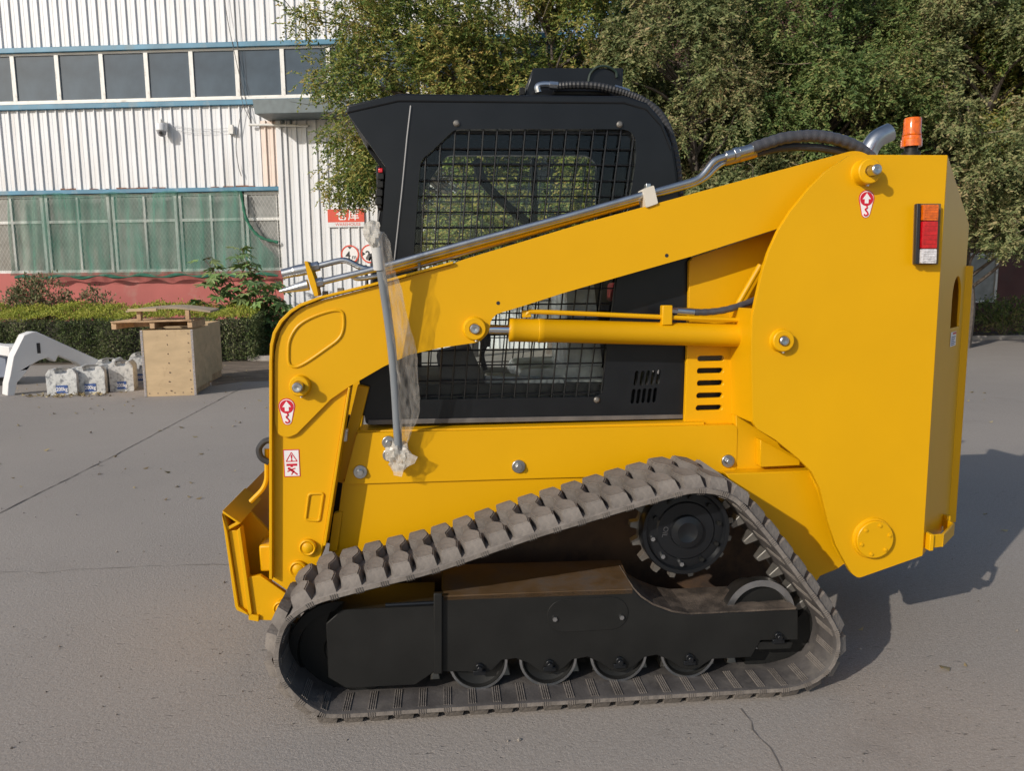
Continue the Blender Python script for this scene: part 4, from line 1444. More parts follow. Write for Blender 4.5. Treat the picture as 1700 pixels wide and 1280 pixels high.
idler((-0.4424, 0.16, 0.2314), .21, mats=(BLKM, BLKM))
for px_ in ((794, 1101), (910, 1094), (1027, 1088), (1143, 1082)):
    pass
for x, y, z in ((0.1065, 0.115, 0.1826), (0.3905, 0.115, 0.182), (0.6817, 0.115, 0.1813), (0.9753, 0.115, 0.1781)):
    z = 0.037 + 0.026 + 0.118 - .004
    b = MB(); b.lathe((x, y, z), (0, 1, 0), [(.055, .028), (.075, .022), (.098, .012), (.104, .0), (.118, .002), (.118, .05), (.09, .06), (.09, .16), (.118, .17), (.118, .22), (.06, .22)], 40)
    w = b.build("track_roller", BLKM, LD)
    b = MB(); b.lathe((x, y - .001, z), (0, 1, 0), [(.108, .003), (.1175, .003), (.1175, .0003), (.108, .0003), (.108, .003)], 40, caps=False); b.build("worn_rim", STEEL, w)

# ---- track frame
fr = [(-0.0346, 0.4679), (0.4624, 0.4667), (0.735, 0.4613), (0.7677, 0.4241), (0.818, 0.3883), (0.9012, 0.3533), (0.9669, 0.3397), (1.432, 0.3396), (1.4374, 0.2078), (1.2765, 0.2138), (1.2376, 0.142), (1.0731, 0.1434), (1.0228, 0.112), (0.9847, 0.101), (0.9387, 0.1116), (0.8923, 0.1484), (0.8363, 0.1751), (0.7861, 0.1675), (0.7413, 0.1282), (0.6914, 0.1075), (0.6462, 0.118), (0.5986, 0.1573), (0.5463, 0.1836), (0.4919, 0.1763), (0.4499, 0.1372), (0.398, 0.1169), (0.3514, 0.13), (0.3051, 0.1714), (0.2564, 0.1922), (0.2004, 0.1877), (0.1635, 0.1487), (0.1123, 0.1311), (0.0618, 0.1469), (-0.0416, 0.1529)]
b = MB(); b.plate(fr, 0.10, 0.36); TF = b.build("track_frame", BLKM, LD, bevel=0.004)
lf_ = [(-0.4841, 0.3857), (-0.4244, 0.4392), (-0.0611, 0.4384), (-0.0675, 0.1625), (-0.1401, 0.1133), (-0.4207, 0.115), (-0.4841, 0.1616)]
b = MB(); b.plate(lf_, 0.085, 0.33); b.build("tensioner_box", BLKM, LD, bevel=0.004)
b = MB(); b.plate([(-0.0647, 0.4894), (-0.0317, 0.4903), (-0.0391, 0.1541), (-0.0725, 0.156)], 0.080, 0.10); b.build("frame_rib", BLKM, LD, bevel=0.003)
b = MB(); b.tube([(-0.254, 0.1, 0.4439), (-0.0659, 0.1, 0.4446)], .008, 8); b.build("grease_pipe", BLK, LD)
oc = [(0.384, 0.3649), (0.716, 0.3505)]; 
def racetrack(x0, x1, z, h):
    r = h / 2
    o_ = [(x1 - r + r * math.cos(a), z + r * math.sin(a)) for a in [(-PI / 2 + PI * k / 10) for k in range(11)]]
    return o_ + [(x0 + r + r * math.cos(a), z + r * math.sin(a)) for a in [(PI / 2 + PI * k / 10) for k in range(11)]]
zz = oc[0][1]
b = MB(); b.plate(racetrack(oc[0][0], oc[1][0], zz, .138), 0.097, 0.1005); CV = b.build("access_cover", BLKM, TF, bevel=0.0012)
for px_ in ((0.4152, 0.095, 0.3547), (0.6879, 0.095, 0.3484)):
    b = MB(); b.cyl((px_[0], .0965, px_[2]), (px_[0], .088, px_[2]), .010, n=6); b.build("cover_bolt", STEEL, TF)
for x, y, z in ((0.1105, 0.1, 0.1671), (0.3933, 0.1, 0.1664), (0.6808, 0.1, 0.163), (0.9733, 0.1, 0.1596), (1.3481, 0.1, 0.2337)):
    b = MB(); b.cyl((x, .101, z), (x, .086, z), .017, n=14); b.cyl((x, .087, z), (x, .072, z), .012, n=6); b.box((x, .093, z - .022), (.05, .012, .018)); b.build("axle_bolt", BLK, TF, bevel=0.002)
q = [(1.2459, 0.205), (1.4375, 0.2051), (1.4397, 0.1519), (1.3751, 0.1396)]
b = MB(); b.plate([(1.2526, 0.2049), (1.4192, 0.1959), (1.4098, 0.1698), (1.2693, 0.1723)], .104, .14); b.build("idler_bracket", BLKM, LD, bevel=0.003)
b = MB(); b.plate([(1.2501, 0.1362), (1.4653, 0.2473), (1.5345, 0.3252), (1.5581, 0.2153), (1.529, 0.1401), (1.4717, 0.0883), (1.3222, 0.0583), (1.2525, 0.0622)], .19, .30); b.build("rear_shade_block", BLKM, LD)  # added black block, stands in for the darkness around the rear idler
# dusty top of the frame and the sloping yellow inner skirt
tp_ = [(0.735, 0.4613), (0.7677, 0.4241), (0.818, 0.3883), (0.9012, 0.3533), (0.9669, 0.3397), (1.4242, 0.34)]
b = MB(); b.plate([(x, z - .002) for x, z in tp_] + [(x + .003, z + .007) for x, z in tp_[::-1]], .106, .355); b.build("dust_layer", DUSTB, TF, smooth=False)
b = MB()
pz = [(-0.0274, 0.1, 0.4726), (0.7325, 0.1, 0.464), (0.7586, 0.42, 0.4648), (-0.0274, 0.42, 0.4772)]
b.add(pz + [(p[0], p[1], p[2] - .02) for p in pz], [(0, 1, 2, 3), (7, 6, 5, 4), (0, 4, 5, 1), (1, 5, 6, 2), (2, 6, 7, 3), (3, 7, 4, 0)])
b.build("inner_skirt", M("shaded_dusty_yellow", (0.085, 0.045, 0.014), 0.75, var=.3, scale=7, dirt=(.07, .052, .04), dirt_amt=.6, dirt_scale=7), LD, smooth=False)  # yellow base darkened to carry the shade inside the track, with dust over it

# ---- chassis
z_lo = 0.32
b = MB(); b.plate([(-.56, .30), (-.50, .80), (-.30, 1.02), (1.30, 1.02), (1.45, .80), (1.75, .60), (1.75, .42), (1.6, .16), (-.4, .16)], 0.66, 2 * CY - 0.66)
b.build("chassis", M("shaded_chassis", (0.075, 0.04, 0.02), 0.7, var=.3, dirt=(.03, .022, .018), dirt_amt=.5, dirt_scale=5), LD)  # yellow chassis painted dark brown: the shade behind the track is in its colour
lower = [(-0.4573, 0.8402), (-0.505, 0.5554), (-0.5146, 0.445), (-0.2835, 0.4906), (0.3652, 0.7016), (0.9153, 0.8221), (1.295, 0.8237), (1.2946, 0.8378)]
b = MB(); b.plate(lower, 0.508, 0.55); b.build("lower_side_panel", YEL, LD, bevel=0.003)
b = MB(); b.plate([(-0.4984, 0.7021), (-0.4617, 0.7089), (-0.4922, 0.5291), (-0.5287, 0.5306)], 0.495, 0.53); b.build("front_lip", YEL, LD, bevel=0.003)
up = [(-0.386, 1.057), (1.3098, 1.0491), (1.311, 0.8229), (0.4461, 0.8304), (-0.4511, 0.8318)]
b = MB(); b.plate(rnd(up, [.012, .03, .04, 0, .01]), 0.497, 0.62); UPN = b.build("upper_side_panel", YEL, LD, bevel=0.007, seg=3)
for x, y, z in ((-0.3782, 0.49, 0.8857), (0.3133, 0.49, 0.8879), (1.2686, 0.49, 0.8827)):
    b = MB(); b.cyl((x, .4965, z), (x, .488, z), .031, .029, n=28); b.cyl((x, .488, z), (x, .470, z), .0155, n=6); b.build("flange_bolt", STEEL, LD, bevel=0.0015)
# ledge under the cab
lg = [(-0.3579, 1.0796), (1.0944, 1.069)]
b = MB(); b.box(((lg[0][0] + lg[1][0]) / 2 + .02, .60, lg[1][1] - .022), (lg[1][0] - lg[0][0] + .10, .16, .03)); b.build("cab_ledge", YEL, LD, bevel=0.003)

# inner hood side with louvres
sl = [slot(x, z, 0.1241, 0.0251, 5) for x, z in [(1.197, 1.3475), (1.1956, 1.2913), (1.1971, 1.2348), (1.1957, 1.1781), (1.1943, 1.1212)]]
hs = [(1.0888, 1.574), (1.0871, 1.7815), (1.1032, 1.7998), (1.5413, 1.9375), (1.6182, 1.4362), (1.5221, 0.9635), (1.3264, 0.969), (1.0803, 1.0488)]
b = MB(); b.plate(hs, 0.548, 0.575, sl); b.build("hood_side_panel", YEL, LD, bevel=0.003)
b = MB(); b.box((1.20, .62, 1.05), (.3, .03, .5)); b.build("dark_radiator", INK, LD)
fp = [(1.3013, 1.3929), (1.3154, 1.3927), (1.3173, 1.0444), (1.3031, 1.0447)]
b = MB(); b.plate(fp, .525, .55); b.build("panel_fold", YEL, LD, bevel=0.004)
tw_ = [(1.2766, 1.5787), (1.2977, 1.094)]
b = MB(); b.bar((tw_[0][0] + .006, .432, tw_[0][1]), (tw_[1][0] + .006, .432, tw_[1][1]), .012, .24, up=(0, 1, 0)); b.build("tower_side_wall", YEL, LD)
b = MB(); b.plate([(1.30, 1.0), (1.30, 1.86), (1.5, 1.95), (2.35, 1.95), (2.35, .6), (1.7, .6)], .58, 2 * CY - .58); b.build("engine_hood", YEL, LD, bevel=0.02)

# ---- fender between track and tail
b = MB(); b.plate([(1.3026, 1.1018), (1.406, 1.0382), (1.6171, 0.8809), (1.6657, 0.8227), (1.6493, 0.8005), (1.3113, 0.8116)], .50, .53); b.build("fender_plate", YEL, LD, bevel=0.003)
pq = [(1.3099, 0.5, 1.0463), (1.3977, 0.45, 0.9847), (1.4018, 0.45, 0.8658), (1.3138, 0.5, 0.8228)]
b = MB(); b.plate([(1.3976, 0.9874), (1.5868, 0.8878), (1.5877, 0.8655), (1.4019, 0.863)], .447, .50); b.build("fender_gusset", YEL, LD, bevel=0.003)
b = MB()
sh = [(1.2578, 0.43, 0.8422), (1.6269, 0.43, 0.8441), (1.6718, 0.52, 0.8461), (1.3239, 0.52, 0.8458)]
b.add(sh + [(p[0], p[1], p[2] - .012) for p in sh], [(0, 1, 2, 3), (7, 6, 5, 4), (0, 4, 5, 1), (1, 5, 6, 2), (2, 6, 7, 3), (3, 7, 4, 0)]); b.build("fender_step", YEL, LD, smooth=False)
b = MB(); b.plate([(1.2357, 0.8401), (1.6271, 0.8385), (1.68, 0.7334), (1.754, 0.4953), (1.8163, 0.4035), (1.7716, 0.3708), (1.6949, 0.3425), (1.665, 0.3004), (1.4847, 0.5093), (1.3378, 0.6841)], .428, .50); b.build("rear_fender", YEL, LD, bevel=0.004)
b = MB(); b.tube([Vector(p) for p in [(1.6279, 0.42, 0.8354), (1.6639, 0.4, 0.7479), (1.6873, 0.37, 0.6336), (1.7154, 0.35, 0.5277), (1.7563, 0.325, 0.4457)]], [.012] * 5, 8); b.build("weld_bead", YEL, LD)

b = MB(); b.plate([(-0.1215, 0.4957), (-0.0242, 0.5052), (-0.0289, 0.2865), (-0.1267, 0.2913)], .44, .47); b.build("skirt_post", M("dirty_yellow", (.2, .085, .015), .7, var=.35, scale=9), LD)
# ---- cab
cab_out = [(-0.2327, 2.1862), (-0.3894, 2.4115), (-0.3886, 2.4334), (-0.1732, 2.4832), (0.7938, 2.4858), (0.8924, 2.4594), (0.9575, 2.392), (1.0051, 2.2857), (1.0295, 2.1367), (1.0479, 2.0303), (1.0964, 1.809), (1.1015, 1.4424), (1.0895, 1.0712), (-0.3573, 1.0786), (-0.373, 1.3019), (-0.2731, 1.8022)]
win = [(0.0592, 2.3468), (0.7951, 2.3527), (0.8272, 2.3403), (0.8462, 2.3151), (0.85, 2.221), (0.7687, 1.6999), (0.7244, 1.4023), (0.7118, 1.2166), (0.7008, 1.1892), (0.6787, 1.1787), (-0.1558, 1.1845), (-0.1456, 1.4623), (-0.1252, 1.8321), (-0.0869, 2.2167), (-0.0113, 2.2793)]
vs_ = []
for row in ([(0.8614, 1.2602), (0.8893, 1.2596), (0.9144, 1.2619), (0.9396, 1.2613), (0.9647, 1.2636)], [(0.8484, 1.1776), (0.8736, 1.177), (0.8987, 1.1792), (0.924, 1.1786), (0.9492, 1.1808)]):
    vs_ += [slot(x, z, 0.0173, 0.0693, 3, lean=.12) for x, z in row]
b = MB(); b.plate(rnd(cab_out, [.01, .005, .005, .06, .05, .05, .05, .05, .03, 0, 0, .0, .02, .02, .02, .02]), 0.58, 0.61, [rnd(win, .03)] + vs_)
CS = b.build("cab_side", BLK, LD)
# far side of the cab
b = MB(); b.plate(rnd(cab_out, .02), 2 * CY - .61, 2 * CY - .58, [rnd([(0.0196, 2.3617), (0.0454, 2.3743), (0.7899, 2.3781), (0.8397, 2.334), (0.8203, 1.3925), (0.7836, 1.1148), (-0.1328, 1.1349), (-0.1062, 2.18)], .05)])
b.build("cab_side", BLK, LD, bevel=0.004)
def guard(y, name):
    b = MB()
    (ax, az), (cx, cz), (dx, dz), (ex, ez) = [(-0.0781, 2.3605), (0.8642, 2.3684), (0.7176, 1.164), (-0.1667, 1.1739)]
    rows, cols = 18, 16
    for i in range(cols):
        u = (i + .4) / (cols - .3)
        b.tube([(ax + (cx - ax) * u, y, az), (ex + (dx - ex) * u * 1.0 + (0), y, ez)], .0036, 6)
    for j in range(rows):
        v = (j + .35) / (rows - .3)
        z = az + (ez - az) * v
        b.tube([(ax + (ex - ax) * v - .01, y + .006, z), (cx + (dx - cx) * v, y + .006, z)], .0036, 6)
    return b.build(name, BLK, LD)
guard(.592, "window_guard")
guard(2 * CY - .592, "window_guard")
wx = [(-0.1033, 2.3677), (0.8748, 2.3761), (0.7343, 1.1581), (-0.1774, 1.1688)]
b = MB(); b.plate(wx, .612, .616); b.build("side_window", GLASS, LD, smooth=False)
b = MB(); b.plate(wx, 2 * CY - .616, 2 * CY - .612); b.build("side_window", GLASS, LD, smooth=False)
# roof, rear wall and front frame close the cab
rp = [(-0.3885, 2.4346), (-0.1731, 2.4844), (0.7938, 2.4871), (0.8924, 2.4606), (0.9575, 2.3933), (1.0051, 2.2869)]
b = MB()
n = len(rp)
vv = [(x, .575, z + .004) for x, z in rp] + [(x, 2 * CY - .575, z + .004) for x, z in rp] + [(x, .575, z - .03) for x, z in rp] + [(x, 2 * CY - .575, z - .03) for x, z in rp]
ff = []
for i in range(n - 1):
    ff += [(i, i + 1, n + i + 1, n + i), (2 * n + i, 3 * n + i, 3 * n + i + 1, 2 * n + i + 1), (i, 2 * n + i, 2 * n + i + 1, i + 1), (n + i, n + i + 1, 3 * n + i + 1, 3 * n + i)]
ff += [(0, n, 3 * n, 2 * n), (n - 1, 3 * n - 1, 4 * n - 1, 2 * n - 1)]
b.add(vv, ff); b.build("cab_roof", BLK, LD, bevel=0.012, seg=3)
rw = [(1.0051, 2.2869), (1.0479, 2.0303), (1.0964, 1.809), (1.1015, 1.4424)]
b = MB()
for (x0, z0), (x1, z1) in zip(rw[:-1], rw[1:]):
    b.bar((x0, CY, z0), (x1, CY, z1), 2 * (CY - .60), .03, up=(1, 0, .2))
b.build("rear_wall", BLK, LD)
b = MB(); b.plate([(-0.3695, 1.2538), (1.0977, 1.222), (1.0895, 1.0712), (-0.3573, 1.0786)], .63, 2 * CY - .63); b.build("cab_floor", BLKM, LD)
# pale seam down the front pillar
b = MB(); b.tube([(-0.1214, 0.5775, 2.4405), (-0.14, 0.5775, 2.3151), (-0.1663, 0.5775, 2.1061), (-0.2087, 0.5775, 1.7966)], .0042, 6); b.build("pillar_seam", M("bare_edge", (.16, .16, .165), .4, metal=.3), CS)
for x, y, z in ((0.0698, 0.575, 2.3706), (0.7751, 0.575, 2.3717), (0.6805, 0.575, 1.1656)):
    b = MB(); b.lathe((x, .5795, z), (0, -1, 0), [(.0145, 0), (.0135, .006), (.008, .011), (.0, .012)], 16); b.build("button_bolt", GREYST, CS)
sp = [(-0.3455, 1.1008), (1.079, 1.0892), (1.0794, 1.0695), (-0.3463, 1.0792)]
b = MB(); b.plate(sp, .569, .5795); b.build("sill_strip", M("worn_sill", (.11, .10, .095), .5, var=.3, scale=9), CS, bevel=.002)
# front latch side and light strip
b = MB()
for k, (x, y, z) in enumerate(((-0.2531, 0.6, 2.1541), (-0.2567, 0.6, 2.1189), (-0.2604, 0.6, 2.0836), (-0.2641, 0.6, 2.0482))):
    b.box((x - .005, .62, z), (.03, .05, .03))
b.box(Vector((-0.2673, 0.63, 2.1076)), (.02, .06, .18))
b.build("front_light_bar", BLKM, LD, bevel=.004)
b = MB(); b.box((-0.2574, 0.6, 2.1766), (.02, .02, .02)); b.build("indicator_lamp", REDL, LD, bevel=.004)
b = MB(); b.tube(smooth_path([(-0.2655, 0.6, 2.0077), (-0.2776, 0.6, 1.9517), (-0.2866, 0.6, 1.9109), (-0.2775, 0.6, 1.875), (-0.2874, 0.6, 1.8082), (-0.3076, 0.6, 1.7464), (-0.3075, 0.6, 1.6736)], 6), .006, 6); b.build("front_cable", HOSE, LD)
b = MB(); b.tube(smooth_path([(-0.3336, 0.7, 1.8017), (-0.325, 0.7, 1.8202), (-0.3095, 0.7, 1.8068), (-0.3157, 0.7, 1.7002), (-0.3254, 0.7, 1.652)], 5), .011, 6); b.tube(smooth_path([(-0.3476, 0.7, 1.7805), (-0.3424, 0.7, 1.7005), (-0.3523, 0.7, 1.647)], 5), .008, 6); b.build("front_hose", HOSE, LD)
b = MB(); b.plate([(-0.3805, 1.2997), (-0.3595, 1.2993), (-0.3633, 1.1918), (-0.3791, 1.1921)], .60, .64); b.plate([(-0.3744, 1.1758), (-0.3533, 1.1753), (-0.3554, 1.1157), (-0.3713, 1.1161)], .60, .64); b.build("front_hinge", BLK, LD, bevel=.003)
# cab interior
b = MB(); b.plate(rnd([(0.3454, 1.296), (0.7416, 1.3055), (0.7483, 1.1639), (0.3157, 1.1594)], .03), .72, 1.28); ST = b.build("operator_seat", SEATP, LD, bevel=.03, seg=3)
b = MB(); b.plate(rnd([(0.5686, 1.692), (0.6965, 1.702), (0.7417, 1.2882), (0.5742, 1.2743)], .03), .74, 1.26); b.build("seat_back", SEATP, LD, bevel=.03, seg=3)
b = MB(); b.plate(rnd([(0.5912, 1.8356), (0.693, 1.846), (0.705, 1.713), (0.5913, 1.7029)], .03), .86, 1.14); b.build("headrest", SEATB, LD, bevel=.03, seg=3)
b = MB(); b.plate(rnd([(-0.0407, 1.3838), (0.1139, 1.417), (0.1672, 1.2881), (0.1988, 1.1582), (-0.0154, 1.1632)], .02), .68, .84); b.build("control_console", SEATB, LD, bevel=.012)
b = MB(); b.plate(rnd([(0.1838, 1.2766), (0.5461, 1.2523), (0.546, 1.1557), (0.1653, 1.1589)], .02), .67, .80); b.build("armrest", M("plastic_covered_arm", (.2, .21, .22), .3, var=.4, scale=14, bump=.5, bscale=20), LD, bevel=.012)
b = MB(); b.tube(smooth_path([(0.1873, 0.76, 1.2924), (0.1714, 0.76, 1.3607), (0.189, 0.76, 1.4112)], 5), .012, 8); b.lathe((0.189, 0.76, 1.4112), (0, 0, 1), [(.02, -.01), (.026, .02), (.022, .06), (.0, .07)], 14); b.build("joystick", BLKM, LD)
b = MB(); b.tube(smooth_path([(0.1601, 0.7, 2.232), (0.19, 0.78, 2.1594), (0.3079, 0.95, 2.0696), (0.4535, 1.1, 1.9782)], 6), .022, 8); b.build("lap_bar", BLKM, LD)
b = MB(); b.plate([(0.4823, 2.3607), (0.5147, 2.3608), (0.5109, 1.6629), (0.4777, 1.6632)], 1.37, 1.40); b.build("window_divider", BLKM, LD)
b = MB(); b.plate([(-0.2668, 2.1882), (-0.0945, 2.1885), (-0.1496, 1.1942), (-0.3424, 1.1984)], .65, .67); b.plate([(-0.2064, 2.295), (-0.1205, 2.2954), (-0.1794, 1.1948), (-0.2685, 1.1968)], 1.34, 1.36); b.build("front_frame", BLK, LD)
b = MB(); b.plate([(0.8068, 1.6905), (0.8606, 1.6958), (0.8494, 1.6023), (0.8015, 1.6029)], .80, .95); b.build("red_cushion", M("red_cloth", (.4, .05, .05), .8, var=.3, scale=30), LD, bevel=.01)

# roof box with hoses
rb = [(0.3776, 2.5257), (0.4254, 2.6627), (0.8422, 2.6688), (0.8379, 2.5309)]
b = MB(); b.plate(rb, .80, 1.30); RB = b.build("roof_box", BLK, LD, bevel=.006)
b = MB(); b.plate([(0.3605, 2.5729), (0.3852, 2.5732), (0.3849, 2.5392), (0.3602, 2.5389)], .78, .80); b.build("roof_plug", BLKM, LD, bevel=.003)
b = MB(); b.box((0.645, 0.79, 2.5502), (.26, .04, .02)); b.build("roof_rail", BLKM, LD, bevel=.004)
cp = smooth_path([(0.5183, 0.74, 2.5676), (0.5948, 0.74, 2.5737), (0.6908, 0.74, 2.5724), (0.7763, 0.74, 2.5578), (0.8485, 0.74, 2.5378), (0.9129, 0.73, 2.51), (0.9748, 0.7, 2.4567), (1.0171, 0.67, 2.3777), (1.0432, 0.65, 2.275), (1.0556, 0.63, 2.1672), (1.063, 0.62, 2.0477)], 10)
rad = [.0185 if k % 2 else .0155 for k in range(len(cp))]
b = MB(); b.tube(cp, rad, 10); b.build("corrugated_hose", HOSE, LD, smooth=False)
b = MB(); b.tube(smooth_path([(0.5265, 0.74, 2.5703), (0.4721, 0.74, 2.5747), (0.4394, 0.74, 2.5666), (0.442, 0.74, 2.5407)], 5), .015, 10); b.cyl((0.4911, 0.74, 2.5724), (0.5292, 0.74, 2.5703), .019, n=8); b.build("hose_fitting", STEEL, LD)
b = MB(); b.tube([(0.7918, 0.76, 2.5735), (0.8364, 0.76, 2.5609), (0.8588, 0.76, 2.5533)], .012, 8); b.build("hose_fitting", STEEL, LD)
b = MB(); b.tube(smooth_path([(0.6756, 0.79, 2.5901), (0.6865, 0.79, 2.6376), (0.7198, 0.79, 2.6669), (0.7643, 0.79, 2.6702), (0.8036, 0.79, 2.6497), (0.8094, 0.79, 2.6235)], 8), .006, 6); b.build("thin_cable", M("green_black_cable", (.02, .035, .025), .4), LD)

# ---- lift arm (near and far)
arm = [(-0.7032, 1.0746), (-0.7127, 1.131), (-0.6987, 1.4101), (-0.6893, 1.4546), (-0.667, 1.5136), (-0.6308, 1.5624), (-0.5882, 1.5963), (-0.519, 1.6261), (-0.2827, 1.6862), (0.0255, 1.7697), (0.0807, 1.7915), (0.5804, 1.937), (1.1299, 2.0799), (1.7426, 2.2383), (1.7857, 2.236), (1.8243, 2.2188), (1.9006, 2.1138), (1.9079, 1.9871), (1.717, 2.0), (1.4306, 1.9145), (1.0553, 1.8), (0.7357, 1.7141), (0.5013, 1.6496), (0.3554, 1.6046), (0.2713, 1.5804), (0.2178, 1.5648), (0.1947, 1.5386), (0.1864, 1.4882), (0.1452, 1.4483), (-0.0143, 1.4282), (-0.1479, 1.4002), (-0.2565, 1.3529), (-0.4009, 1.2722), (-0.4798, 1.2194), (-0.6243, 1.0776), (-0.6621, 1.0607)]
b = MB(); b.plate(rnd(arm, [.02, .0, .0, .0, 0, 0, 0, 0, 0, 0, .02, 0, 0, .04, .03, .03, .03, .03, 0, 0, 0, 0, 0, 0, .02, .01, .01, .02, .02, .02, 0, 0, 0, 0, 0, .03, .02]), .415, .525)
AR = b.build("lift_arm", YEL, LD, bevel=.005, seg=3); far(AR)
leg = [(-0.7229, 1.3817), (-0.7705, 0.4442), (-0.6877, 0.3752), (-0.6298, 0.3588), (-0.5452, 0.5422), (-0.4055, 1.2665), (-0.3759, 1.3244), (-0.4236, 1.376), (-0.596, 1.3793)]
b = MB(); b.plate(leg, .43, .515); LG = b.build("arm_leg", YEL, LD, bevel=.005); far(LG)
# flange running round the front edge of arm and leg
ins = [(-0.7657, 0.456), (-0.7185, 1.3845), (-0.7114, 1.4537), (-0.6981, 1.5027), (-0.6692, 1.5513), (-0.6265, 1.5923), (-0.5844, 1.6187), (-0.5012, 1.6482), (-0.2809, 1.7009), (0.0406, 1.7851)]
ot = [(-0.7535, 0.4501), (-0.7064, 1.3843), (-0.6996, 1.4485), (-0.6863, 1.4976), (-0.6576, 1.5438), (-0.6198, 1.5812), (-0.5801, 1.6064), (-0.4992, 1.6372), (-0.2788, 1.6899), (0.0429, 1.7753)]
b = MB(); b.plate(ins + ot[::-1], .397, .53); FL = b.build("edge_flange", YEL, LD, bevel=.002); far(FL)
ri = [(-0.4054, 1.2692), (-0.3955, 1.269), (-0.525, 0.5887), (-0.5376, 0.5893)]
b = MB(); b.plate(ri, .405, .50); b.build("leg_rib", YEL, LD, bevel=.002)
# inner struts glimpsed between leg and body
b = MB(); b.bar((-0.3569, 0.56, 1.2562), (-0.4748, 0.56, 0.8276), .05, .03); b.build("tilt_link", YEL, LD, bevel=.004)
b = MB(); b.bar((-0.4213, 0.62, 1.1139), (-0.5484, 0.62, 0.5328), .08, .04); b.build("inner_strut", BLKM, LD, bevel=.004)
b = MB(); b.cyl((-0.434, 0.5, 1.0768), (-0.4412, 0.5, 1.024), .012, n=10); b.build("grease_fitting", STEEL, LD)
# raised bead and pocket
b = MB(); b.tube(smooth_path([(x, .4135, z) for x, z in [(-0.6397, 1.3692), (-0.6433, 1.4217), (-0.6349, 1.4712), (-0.6059, 1.5202), (-0.5633, 1.5517), (-0.499, 1.578), (-0.4377, 1.5895), (-0.4141, 1.567), (-0.4271, 1.4853), (-0.498, 1.4266), (-0.5986, 1.3634)]], 6, closed=True), .006, 8, closed=True); b.build("stiffening_bead", YEL, AR)
b = MB(); b.tube(smooth_path([(x, .428, z) for x, z in rnd([(-0.5888, 0.8136), (-0.5284, 0.8141), (-0.5512, 0.6931), (-0.6089, 0.7006)], .012)], 1, closed=True), .006, 8, closed=True); b.build("weld_pocket", YEL, LG)
for px_, r, y0 in (((-0.6028, 0.42, 0.5804), .036, .43), ((-0.6476, 0.42, 0.4857), .036, .43), ((-0.7267, 0.42, 0.3134), .034, .43)):
    x, y, z = px_
    b = MB(); b.lathe((x, y0, z), (0, -1, 0), [(r, -.02), (r, .018), (r * .86, .022), (r * .66, .016), (r * .62, .020), (r * .3, .026), (0, .027)], 26); b.build("pin_boss", YEL, LG)
for x, y, z in ((0.2259, 0.413, 1.6112), (0.9446, 0.413, 1.8032)):
    b = MB(); b.cyl((x, .414, z), (x, .4145, z), .008, n=12); b.build("arm_hole", INK, AR)

def pin(c, plane, r, rpin, collar, out, host):
    x, _, z = c
    b = MB(); b.lathe((x, plane + .002, z), (0, -1, 0), [(r * 1.12, 0), (r * 1.02, .006), (r, .012), (r, collar - .004), (r - .004, collar), (rpin + .004, collar), (rpin + .004, collar - .004)], 32)
    b.build("pivot_collar", YEL, host)
    b = MB(); b.lathe((x, plane - collar + .012, z), (0, -1, 0), [(rpin, 0), (rpin, out + .006), (rpin - .004, out + .010), (.005, out + .010), (.0, out + .008)], 24)
    p = b.build("pivot_pin", STEEL, host)
    b = MB(); b.cyl((x + .004, plane - collar * .5, z - r - .006), (x + .006, plane - collar * .5, z - r + .004), .006, n=8); b.build("grease_nipple", STEEL, host)
pin((-0.6002, 0.415, 1.2804), .415, .042, .021, .035, .045, AR)
pin((0.1259, 0.415, 1.5055), .415, .047, .021, .03, .012, AR)

# ---- lift cylinder
ca, cb = Vector((0.2751, 0.47, 1.4952)), Vector((1.3903, 0.47, 1.4504))
b = MB(); b.lathe(ca, cb - ca, [(.03, 0), (.050, .001), (.052, .006), (.052, .02), (.0505, .023), (.0505, .125), (.052, .127), (.052, .15), (.050, .153), (.050, (cb - ca).length)], 28); CYL = b.build("lift_cylinder", YEL, LD)
b = MB(); b.cyl((0.1589, 0.47, 1.4995), ca, .021, n=20); b.build("cylinder_rod", CHROME, LD)
b = MB(); b.lathe((0.1396, 0.44, 1.5027), (0, 1, 0), [(.05, 0), (.05, .06)], 20); b.build("rod_eye", BLK, LD)
b = MB(); b.tube(smooth_path([(0.3441, 0.455, 1.5553), (0.3617, 0.45, 1.5706), (0.3901, 0.45, 1.5715), (0.6768, 0.45, 1.5562), (0.9522, 0.45, 1.5408), (1.1564, 0.45, 1.5302), (1.3234, 0.46, 1.5209)], 4), .010, 8); b.build("cylinder_pipe", YEL, CYL)
b = MB(); b.box((0.3499, 0.46, 1.5627), (.038, .03, .03)); b.build("pipe_saddle", YEL, CYL, bevel=.003)
b = MB(); b.box((0.9574, 0.45, 1.5499), (.045, .04, .085)); b.build("port_block", YEL, CYL, bevel=.004)
b = MB(); b.box((1.3214, 0.47, 1.539), (.04, .04, .06)); b.build("port_block", YEL, CYL, bevel=.004)
b = MB(); b.cyl((0.9784, 0.45, 1.5704), (1.0052, 0.45, 1.5675), .014, n=6); b.cyl((1.0052, 0.45, 1.5675), (1.0803, 0.45, 1.5613), .0165, n=16); b.build("hose_fitting", STEEL, CYL)
hp = smooth_path([(1.0695, 0.45, 1.5614), (1.1421, 0.45, 1.5605), (1.2228, 0.45, 1.5699), (1.3075, 0.46, 1.5922), (1.3845, 0.47, 1.62), (1.4509, 0.48, 1.6507)], 12)
b = MB(); b.tube(hp, [.0155 if (k // 3) % 2 else .0145 for k in range(len(hp))], 10); b.build("cylinder_hose", HOSEW, CYL)
